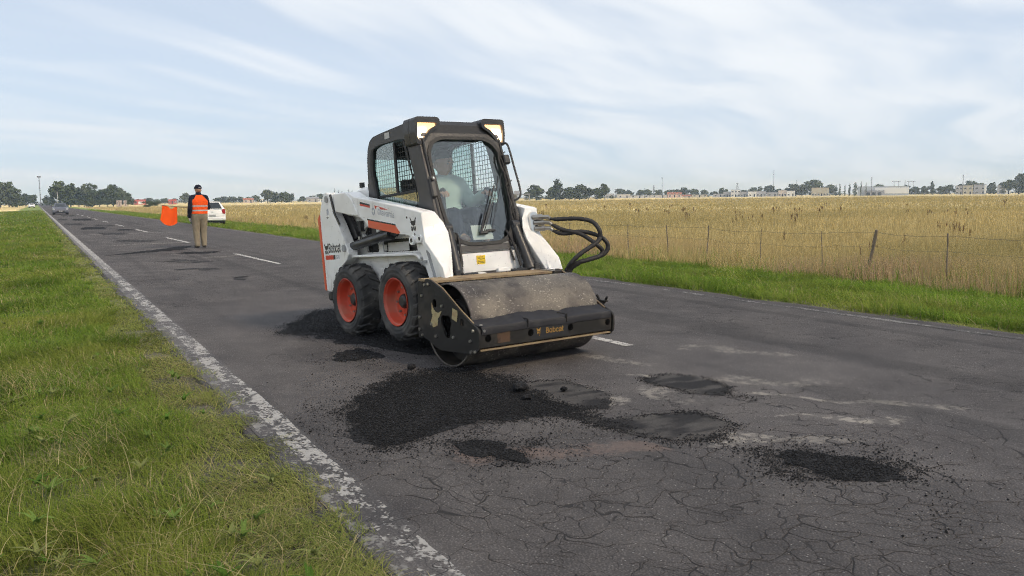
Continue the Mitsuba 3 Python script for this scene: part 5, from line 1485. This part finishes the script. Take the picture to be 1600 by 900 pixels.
BUILDINGS = [('ruin',[29.5,388.9],[31.6,388.7],2.4,'pink'),('ruin2',[32.2,388.7],[33.5,388.6],2.3,'pink'),('redhouse',[55.7,597.4],[63.0,596.7],3.1,'red'),('redshed',[76.6,595.1],[81.6,594.4],3.0,'red'),('h',[132.0,626.2],[139.0,624.7],3.4,'tile'),('h',[142.5,623.9],[146.5,623.0],2.6,'white'),('h',[150.5,622.0],[155.8,620.7],1.8,'white'),('h',[159.9,619.7],[164.3,618.5],2.2,'white'),('h',[170.5,596.1],[178.7,593.7],3.8,'tile2'),('h',[178.3,593.8],[182.7,592.5],2.3,'white'),('canopy',[148.4,260.7],[155.0,256.9],2.9,'grey'),('h',[385.3,523.5],[390.8,519.4],3.7,'grey'),('h',[392.4,518.2],[400.6,511.8],3.3,'pale'),('h',[400.3,512.1],[412.1,502.6],2.1,'pale'),('h',[412.5,502.3],[422.2,494.2],2.3,'pale'),('pink',[416.1,486.3],[424.0,479.4],4.1,'pinkh'),('h',[427.7,482.8],[432.7,478.4],2.1,'tile'),('h',[433.0,478.0],[441.4,470.3],2.2,'beige'),('h',[447.9,471.0],[453.4,465.8],2.6,'grey'),('h',[460.3,473.0],[464.8,468.6],4.1,'grey'),('tall',[460.9,465.4],[465.9,460.4],5.5,'white'),('h',[462.4,456.9],[466.3,452.9],3.9,'grey'),('h',[462.7,449.4],[466.8,445.1],4.1,'white'),('h',[470.4,448.5],[475.2,443.5],4.2,'grey'),('h',[479.2,446.6],[484.5,440.8],3.4,'grey'),('h',[473.7,430.4],[477.6,426.1],4.7,'pinkw'),('h',[476.1,424.7],[479.9,420.4],4.1,'white'),('long',[488.8,413.1],[496.3,404.0],6.2,'beige'),('warehouse',[508.2,389.0],[527.6,362.3],6.4,'wh'),('b',[543.3,338.3],[545.5,334.7],6.1,'grey'),('b',[545.5,334.7],[548.6,329.5],6.3,'beige'),('b',[548.8,329.2],[552.6,322.8],6.7,'grey'),('b',[555.8,317.3],[559.6,310.6],6.0,'grey')]
POLES = [('lamp',1.3,330.0,11.0),('lamp2',5.9,299.9,4.9),('post',4.7,420.0,4.7),('flood',451.7,534.7,16.6),('mast',515.6,473.5,20.7),('stack',446.5,539.1,10.1),('pylon',467.8,465.6,10.6),('pole',449.4,334.1,11.4),('pole',477.3,292.9,11.9),('hframe',555.6,392.0,10.4),('hframe',561.3,383.9,10.2),('mast2',512.1,447.4,12.1),('tower',385.6,510.8,7.3),('spire',567.2,393.0,11.1),('pole',505.1,393.0,6.3)]


# ------------------------------------------------------------------ trees along the horizon
def leaf_fn(p, n, uv):
    b = noise(p.x * .9, p.y * .9, p.z * .9)
    return mix((.032, .052, .018), (.075, .100, .036), b)


bsdf('mat_leaves', pr(proc(leaf_fn), .8))
bsdf('mat_leaves_grey', pr(proc(lambda p, n, uv: mix((.045, .062, .030), (.095, .115, .055), noise(p.x, p.y, p.z))), .8))
bsdf('mat_leaves_dark', pr(proc(lambda p, n, uv: mix((.018, .034, .016), (.045, .068, .030), noise(p.x * .9, p.y * .9, p.z))), .8))
flat('mat_bark', (.085, .065, .048), .9)


def crown_mesh(seed, kind, n=620):
    """Leaf clumps through the volume of a crown of height 1 and width 1 (scaled per tree), gaps between its lobes."""
    r = np.random.default_rng(seed)
    if kind == 'round':
        lobes = [(r.uniform(-.30, .30), r.uniform(-.30, .30), r.uniform(.30, .86), r.uniform(.12, .24)) for _ in range(11)] + [(0, 0, .55, .30), (r.uniform(-.15, .15), 0, .86, .13)]
    elif kind == 'tall':
        lobes = [(r.uniform(-.22, .22), r.uniform(-.22, .22), z, .26 * math.sin(math.pi * min(z * .8 + .12, .97)) + .05) for z in np.linspace(.12, .95, 10)]
    elif kind == 'cone':
        lobes = [(0, 0, z, .46 * (1 - z) + .04) for z in np.linspace(.08, .97, 12)]
    else:
        lobes = [(r.uniform(-.1, .1), r.uniform(-.1, .1), z, .34 * (1 - .35 * abs(z - .45) * 2)) for z in np.linspace(.06, .96, 12)]
    L_ = np.array(lobes)
    w = L_[:, 3] ** 2
    pick = r.choice(len(L_), n, p=w / w.sum())
    d = r.normal(size=(n, 3))
    d /= np.linalg.norm(d, axis=1, keepdims=True)
    rad = L_[pick, 3] * r.uniform(.45, 1.08, n)
    c = L_[pick, :3] + d * rad[:, None] * [1, 1, .8 if kind == 'round' else .45]
    c[:, 2] = np.clip(c[:, 2], .05, 1.0)
    size = r.uniform(.035, .075, n) * (1.0 if kind in ('round', 'tall') else .9)
    nn = d + r.normal(0, .55, (n, 3)) + [0, 0, .3]
    nn /= np.linalg.norm(nn, axis=1, keepdims=True)
    a = np.cross(nn, r.normal(size=(n, 3)))
    a /= np.linalg.norm(a, axis=1, keepdims=True)
    b = np.cross(nn, a)
    k = r.uniform(.6, 1.3, (n, 4, 1))
    quad = np.stack([a, b, -a, -b], 1) * size[:, None, None] * k + nn[:, None] * size[:, None, None] * r.uniform(-.3, .3, (n, 4, 1))
    V = (c[:, None] + quad).reshape(-1, 3)
    F = (np.array([[0, 1, 2], [0, 2, 3]])[None] + (np.arange(n) * 4)[:, None, None]).reshape(-1, 3)
    return tm(V, F)


def trunk_mesh(seed):
    r = np.random.default_rng(seed)
    p = np.array([[0, 0, -.05], [.01, .0, .15], [.0, .02, .35], [.02, .0, .6]])
    parts = [tube(spline(p, 3), np.linspace(.035, .012, 10), 6)]
    for k in range(4):
        a = r.uniform(0, 6.28)
        z = r.uniform(.18, .4)
        parts.append(tube(np.array([[0, 0, z], [.12 * math.cos(a), .12 * math.sin(a), z + .14], [.24 * math.cos(a), .24 * math.sin(a), z + .32]]), np.array([.016, .011, .005]), 5))
    return cat(parts)


CROWNS = {k: [ply(crown_mesh(100 * i + s, k, n)) for s in range(m)] for i, (k, m, n) in enumerate((('round', 7, 950), ('tall', 3, 800), ('cone', 2, 420), ('poplar', 2, 380)))}
TRUNKS = [ply(trunk_mesh(s)) for s in range(4)]
TREE_TEXT = {
    'L': ('broad_tree', 'dark leafy tree at the far left edge beyond the end of the road', 'tree', 'trees at the far left end of the road'),
    'G': ('broad_tree', 'dense tall tree in the big dark grove right of the road end', 'tree', 'trees of the grove beside the road end'),
    'M': ('broad_tree', 'tree of the small grove on the horizon between the parked car and the loader', 'tree', 'trees of the small grove left of the loader'),
    'C': ('conifer_tree', 'pointed dark conifer just above the rear of the loader', 'conifer', 'row of pointed conifers behind the loader'),
    'R': ('broad_tree', 'tall dark tree of the grove across the field just right of the loader', 'tree', 'trees of the grove right of the loader'),
    'T': ('town_tree', 'low hazy tree of the long tree line along the far edge of the field', 'tree', 'trees of the far tree line'),
    'P': ('poplar_tree', 'slim upright poplar standing in the far tree line left of the warehouse', 'poplar', 'slim poplars in the far tree line'),
}
ORD = ['first', 'second', 'third', 'fourth', 'fifth', 'sixth', 'seventh', 'eighth', 'ninth', 'tenth', 'eleventh', 'twelfth', 'thirteenth', 'fourteenth', 'fifteenth', 'sixteenth']
rank = {}
for g in 'LGMCRP':
    rows = sorted((math.atan2(x, y), i) for i, (gg, x, y, h, w) in enumerate(TREES) if gg == g)
    rank |= {i: ORD[k] for k, (_, i) in enumerate(rows)}
WHERE = {'L': 'leafy tree at the far left end of the road', 'G': 'tree of the big grove beside the road end', 'M': 'tree of the small grove left of the loader', 'C': 'pointed conifer above the rear of the loader', 'R': 'tall tree of the grove right of the loader', 'P': 'slim poplar in the far tree line'}
for i, (g, x, y, h, w) in enumerate(TREES):
    name, label, c_, group = TREE_TEXT[g]
    if g in WHERE:
        label = f'{WHERE[g]}, {rank[i]} from the left'
    k = thing(name, label, c_, group)
    kind = {'C': 'cone', 'P': 'poplar'}.get(g, 'tall' if h > 1.7 * w else 'round')
    z0 = float(gz(x, y)) - .1
    ww = w * (1.5 if g in 'LGRMT' else 1.15)
    rz = RNG.uniform(0, 6.28)
    c, s = math.cos(rz), math.sin(rz)
    M = np.array([[c * ww, -s * ww, 0, x], [s * ww, c * ww, 0, y], [0, 0, 1.07 * h - z0, z0], [0, 0, 0, 1]])
    var = CROWNS[kind]
    put(k + '__crown', var[i % len(var)], 'mat_leaves_dark' if g == 'C' else ('mat_leaves_grey' if i % 5 == 0 else ('mat_leaves_dark' if i % 3 == 0 else 'mat_leaves')), to_world=M)
    put(k + '__trunk', TRUNKS[i % 4], 'mat_bark', to_world=M)

# the scrub that closes the gaps at their feet
r = np.random.default_rng(5)
V, F, at = [], [], 0
base = crown_mesh(900, 'round', 160)
for g, x, y, h, w in TREES:
    if g in 'CP':
        continue
    for q in range(3):
        hh, ww = h * r.uniform(.30, .5), w * r.uniform(.9, 1.4)
        ang = math.atan2(y, x) + math.pi / 2
        o = r.uniform(-.6, .6) * w
        a = r.uniform(0, 6.28)
        R2 = np.array([[math.cos(a), -math.sin(a)], [math.sin(a), math.cos(a)]])
        vv = base.vertices.copy()
        vv[:, :2] = vv[:, :2] @ R2 * ww + [x + math.cos(ang) * o + r.uniform(-3, 6) * math.cos(ang - 1.57), y + math.sin(ang) * o + r.uniform(-3, 6) * math.sin(ang + 1.57)]
        vv[:, 2] = vv[:, 2] * hh - .15
        V.append(vv); F.append(base.faces + at); at += len(vv)
put('far_scrub', tm(np.vstack(V), np.vstack(F)), 'mat_leaves', kind='stuff', label='dark scrub along the foot of the far tree lines')
bush = thing('roadside_bush', 'low dark bush at the field edge left of the flag man', 'bush')
put(bush + '__foliage', crown_mesh(77, 'round', 500), 'mat_leaves', to_world=np.array([[5.5, 0, 0, 25.5], [0, 3, 0, 228], [0, 0, 2.0, -.2], [0, 0, 0, 1]]))

# ------------------------------------------------------------------ the town at the far edge of the field
WALL = {'pink': (.50, .39, .33), 'red': (.48, .07, .05), 'tile': (.52, .43, .37), 'tile2': (.40, .38, .36), 'white': (.76, .75, .72), 'grey': (.40, .40, .42), 'pale': (.55, .53, .50), 'pinkh': (.70, .50, .42), 'beige': (.52, .47, .36), 'pinkw': (.60, .53, .48), 'wh': (.52, .55, .58)}
for k, c in WALL.items():
    dirty('mat_wall_' + k, c, tuple(.6 * v for v in c), .85, .4, .6, .04)
dirty('mat_roof_tile', (.36, .12, .07), (.2, .09, .06), .8, .5, .8)
dirty('mat_roof_grey', (.25, .25, .26), (.16, .16, .16), .6, .5, .5)
flat('mat_window', (.03, .035, .04), .15)
flat('mat_white_wall', (.82, .82, .80), .7)


def building(name, label, a, b, top, col, depth=6.0, group=None, gable=False, rows=1, cols=3, roof='mat_roof_grey', parapet=.25):
    """Front wall from a to b on the ground, facing the road; walls, roof, windows each with a frame, a door."""
    k = thing(name, label, 'building', group)
    a, b = np.array(a), np.array(b)
    W_ = np.linalg.norm(b - a)
    x = (b - a) / W_
    M = np.eye(4)
    M[:2, 0], M[:2, 1], M[:2, 3] = x, (-x[1], x[0]), a
    if M[0, 1] * a[0] + M[1, 1] * a[1] < 0:
        M[:2, 1] *= -1
    M[2, 3] = -.3
    h = top + .3
    A = lambda part, m, mat: put(f'{k}__{part}', m, mat, smooth=False, to_world=M)
    if gable:
        e = h * .68
        A('wall', cat(box(0, W_, 0, depth, 0, e)), 'mat_wall_' + col)
        A('roof', prism([(-.3, e - .02), (-.3, e + .1), (depth / 2, h), (depth + .3, e + .1), (depth + .3, e - .02)], -.3, W_ + .3, 0, axis='x'), roof)
    else:
        e = h - .15
        A('wall', box(0, W_, 0, depth, 0, e), 'mat_wall_' + col)
        A('roof', box(-.12, W_ + .12, -.12, depth + .12, e, h), roof)
    for r_ in range(rows):
        z0 = .95 + r_ * 2.8
        z1 = min(z0 + 1.15, (e - .25))
        for q in range(cols):
            cx = W_ * (q + .5) / cols
            w = min(.62, W_ / cols * .28)
            if r_ == 0 and q == cols // 2:
                A('door', box(cx - w * .75, cx + w * .75, -.03, .05, .3, min(2.3, e - .2)), 'mat_window')
                continue
            wd = A('window', box(cx - w, cx + w, -.02, .06, z0, z1), 'mat_window')
            put(wd + '__frame', cat(box(cx - w - .08, cx + w + .08, -.06, .03, z0 - .09, z0), box(cx - w - .08, cx + w + .08, -.06, .03, z1, z1 + .09), box(cx - .03, cx + .03, -.05, .03, z0, z1)), 'mat_white_wall', to_world=M)
    return k, A, W_, h


LOW = {4: 'pale low house with a tiled roof on the horizon behind the parked car', 9: 'small white shed beside the gable house at the loader rear', 8: 'grey gable roofed house on the horizon just left of the loader',
       5: 'small white hut on the horizon in front of the little grove', 6: 'low white wall-like hut under the little grove left of the loader', 7: 'white hut at the right end of the little grove left of the loader'}
NAMES = ['first', 'second', 'third', 'fourth', 'fifth', 'sixth', 'seventh', 'eighth', 'ninth', 'tenth', 'eleventh', 'twelfth', 'thirteenth', 'fourteenth']
SPECIAL = {'ruin': ('small_ruin', 'pale roofless brick ruin in front of the big grove by the road end'), 'ruin2': ('small_ruin', 'narrower pale brick stump right of the ruin by the big grove'), 'redhouse': ('red_shed', 'low red shed with white front at the far field edge left of the flag man'), 'redshed': ('red_shed', 'red shed just above the orange flag on the horizon'),
           'pink': ('pink_house', 'two-storey pink house with a red tiled roof in the far town'), 'tall': ('white_house', 'white two-storey house at the foot of the lattice pylon'), 'long': ('long_block', 'long beige block with a row of openings left of the warehouse')}
BLK = ['grey half-built block at the left end of the group right of the warehouse', 'beige rendered block in the middle of the group right of the warehouse', 'widest grey block of the group right of the warehouse', 'separate grey block with a painted-on sunlit end by the tall trees at the right']
nh = nb = 0
for i, (n, a, b, top, col) in enumerate(BUILDINGS):
    if n == 'canopy':
        k = thing('farm_canopy', 'grey concrete canopy with a small water tank just right of the cab', 'building')
        a, b = np.array(a), np.array(b)
        W_ = np.linalg.norm(b - a)
        x = (b - a) / W_
        M = np.eye(4)
        M[:2, 0], M[:2, 1], M[:2, 3], M[2, 3] = x, (-x[1], x[0]), a, -.3
        h = top + .3
        for q in range(5):
            put(k + '__column', box(W_ * q / 4 - .12, W_ * q / 4 + .12, 0, .25, 0, h - .45), 'mat_wall_pale', to_world=M)
        put(k + '__roof', box(-.4, W_ + .4, -.3, 5, h - .45, h - .1), 'mat_roof_grey', to_world=M)
        put(k + '__back_wall', box(0, W_ * .45, 4.4, 4.7, 0, h - .45), 'mat_wall_pale', to_world=M)
        put(k + '__water_tank', box(W_ * .28, W_ * .52, 1.2, 2.6, h - .1, h + 1.0), 'mat_wall_grey', to_world=M)
    elif n == 'warehouse':
        k, A, W_, h = building('warehouse', 'long warehouse with a bright white side wall at the far field edge', a, b, top, col, 24, cols=4, rows=0)
        A('white_cladding', box(W_ * .34, W_ * 1.0, -.25, -.02, 1.6, h - 1.1), 'mat_white_wall')
        A('annex', box(W_ * .14, W_ * .53, -4, -.3, 0, h * .52), 'mat_wall_grey')
        A('annex_roof', box(W_ * .13, W_ * .54, -4.2, -.3, h * .52, h * .56), 'mat_roof_grey')
        for q in range(3):
            A('roller_door', box(W_ * (.18 + .11 * q), W_ * (.25 + .11 * q), -4.06, -3.98, .1, h * .38), 'mat_window')
    elif n == 'b':
        k, A, W_, h = building('town_block', BLK[nb], a, b, top, col, 7, rows=2, cols=2, group=None)
        if nb == 2:
            A('white_side', box(W_ * .84, W_ * 1.0, -.12, -.02, 1.0, h - .4), 'mat_white_wall')  # sunlit face of the block, painted as a white strip on its front
        if nb == 3:
            A('white_side', box(W_ * .6, W_ * 1.0, -.12, -.02, .4, h - .2), 'mat_white_wall')  # again the sunny face put in as white colour on a grey wall
        nb += 1
    elif n in SPECIAL:
        nm, lab = SPECIAL[n]
        k, A, W_, h = building(nm, lab, a, b, top, col, 6, rows=2 if n in ('pink', 'tall') else 1, cols=6 if n == 'long' else 3, gable=n in ('pink',), roof='mat_roof_tile' if n == 'pink' else ('mat_wall_red' if 'red' in n else 'mat_roof_grey'))
        if n == 'redhouse':
            A('white_front', box(W_ * .35, W_ * .7, -.1, -.03, .4, h * .6), 'mat_white_wall')
    else:
        if i in LOW:
            lab = LOW[i]
        else:
            lab = f'low house of the far town, {NAMES[nh]} from left between grove and beige block'
            nh += 1
        building('town_house', lab, a, b, top, col, 6, gable=col.startswith('tile'), roof='mat_roof_tile' if col == 'tile' else 'mat_roof_grey', cols=2 + (i % 2), group='low houses along the far edge of the field')

# masts, poles and pylons
flat('mat_pole', (.12, .12, .13), .6)
flat('mat_wood_pole', (.085, .07, .055), .9)
POLE_TEXT = {'lamp': ('light_mast', 'tall slim light mast with a lamp cluster at the end of the road', 'light mast'), 'lamp2': ('street_pole', 'short pale pole in front of the big grove by the road end', 'pole'), 'post': ('street_pole', 'short post between the light mast and the big grove', 'pole'),
             'flood': ('flood_light_mast', 'floodlight mast rising above the far tree line right of the hoses', 'light mast'), 'mast': ('radio_mast', 'tallest thin radio mast rising over the far town', 'mast'), 'stack': ('chimney_stack', 'dark chimney stack standing out of the far tree line', 'chimney'),
             'pylon': ('lattice_pylon', 'lattice pylon beside the white two-storey house', 'pylon'), 'mast2': ('radio_mast', 'short thin mast above the trees left of the beige block', 'mast'), 'tower': ('lattice_pylon', 'small lattice tower at the right end of the grove right of the loader', 'pylon'), 'spire': ('chimney_stack', 'pointed spire between the two pole gantries', 'spire')}
np_, nhf = 0, 0
for n, x, y, h in POLES:
    if n == 'pole':
        lab = ['wooden utility pole in front of the warehouse', 'wooden utility pole with cross arms behind the group of blocks', 'short utility pole beside the poplars'][np_]
        np_ += 1
        k = thing('utility_pole', lab, 'pole')
        put(k + '__shaft', cyl((0, 0, -.3), (0, 0, h), .16, 10, .11), 'mat_wood_pole', smooth=40, to_world=matrix((x, y, 0)))
        for q in range(3 if h > 8 else 1):
            put(k + '__cross_arm', box(-.55, .55, -.06, .06, h - .35 - .7 * q, h - .25 - .7 * q), 'mat_wood_pole', to_world=matrix((x, y, 0), rz=math.atan2(y, x) + 1.57))
        continue
    if n == 'hframe':
        lab = ['left power line gantry of two poles and a beam behind the warehouse', 'right power line gantry of two poles and a beam behind the warehouse'][nhf]
        nhf += 1
        k = thing('power_gantry', lab, 'power line gantry')
        M = matrix((x, y, 0), rz=math.atan2(y, x) + 1.57)
        for q in (-1.6, 1.6):
            put(k + '__leg', cyl((q, 0, -.3), (q, 0, h), .17, 10, .12), 'mat_wood_pole', smooth=40, to_world=M)
        put(k + '__beam', box(-2.9, 2.9, -.12, .12, h - .55, h - .25), 'mat_wood_pole', to_world=M)
        for q in (-2.5, 0, 2.5):
            put(k + '__insulator', cyl((q, 0, h - .25), (q, 0, h + .15), .07, 8), 'mat_pole', smooth=40, to_world=M)
        continue
    nm, lab, c_ = POLE_TEXT[n]
    k = thing(nm, lab, c_)
    M = matrix((x, y, 0), rz=math.atan2(y, x) + 1.57)
    if n in ('lamp', 'flood'):
        put(k + '__shaft', cyl((0, 0, -.3), (0, 0, h - .6), .14, 12, .09), 'mat_pole', smooth=40, to_world=M)
        put(k + '__bracket', box(-.55, .55, -.05, .05, h - .75, h - .62), 'mat_pole', to_world=M)
        for q in (-.4, 0, .4):
            put(k + '__lamp_head', box(q - .17, q + .17, -.25, .10, h - .62, h - .2, .03), 'mat_pole', to_world=M)
    elif n in ('pylon', 'tower'):
        b_ = 1.0 if n == 'pylon' else .7
        for sx in (-1, 1):
            for sy in (-1, 1):
                put(k + '__leg', tube(np.array([[sx * b_, sy * b_, -.3], [sx * b_ * .25, sy * b_ * .25, h]]), .10, 5), 'mat_pole', to_world=M)
        br = []
        for q in range(6):
            z0, z1 = h * q / 6, h * (q + 1) / 6
            w0, w1 = b_ * (1 - .75 * q / 6), b_ * (1 - .75 * (q + 1) / 6)
            for sy in (-1, 1):
                br += [tube(np.array([[-w0, sy * w0, z0], [w1, sy * w1, z1]]), .06, 4), tube(np.array([[w0, sy * w0, z0], [-w1, sy * w1, z1]]), .06, 4)]
        put(k + '__bracing', cat(br), 'mat_pole', to_world=M, kind='stuff')
        put(k + '__cross_arm', box(-1.1, 1.1, -.1, .1, h - .5, h - .3), 'mat_pole', to_world=M)
    else:
        r0 = {'stack': .55, 'spire': .7, 'mast': .25, 'mast2': .2}.get(n, .10)
        r1 = {'stack': .38, 'spire': .08, 'mast': .12, 'mast2': .1}.get(n, .08)
        put(k + '__shaft', cyl((0, 0, -.3), (0, 0, h), r0, 10, r1), 'mat_pole' if n != 'lamp2' else 'mat_wall_pale', smooth=40, to_world=M)
        put(k + '__head', cyl((0, 0, h), (0, 0, h + .25), r1 * 1.3, 10), 'mat_pole', smooth=40, to_world=M)

# ------------------------------------------------------------------ air
HAZE = True
if HAZE:
    scene['haze_air'] = {'type': 'homogeneous', 'albedo': rgb(.94, .95, .96), 'sigma_t': {'type': 'rgb', 'value': [.00024, .00029, .00037]}}
    scene['mat_haze'] = {'type': 'null'}
    scene['haze'] = {'type': 'cube', 'to_world': T().translate([0, 500, 11.0]).scale([1340, 900, 13.0]), 'bsdf': {'type': 'ref', 'id': 'mat_haze'}, 'interior': {'type': 'ref', 'id': 'haze_air'}}
    scene['camera']['medium'] = {'type': 'ref', 'id': 'haze_air'}
    labels['haze'] = {'kind': 'stuff', 'label': 'thin summer haze in the air'}
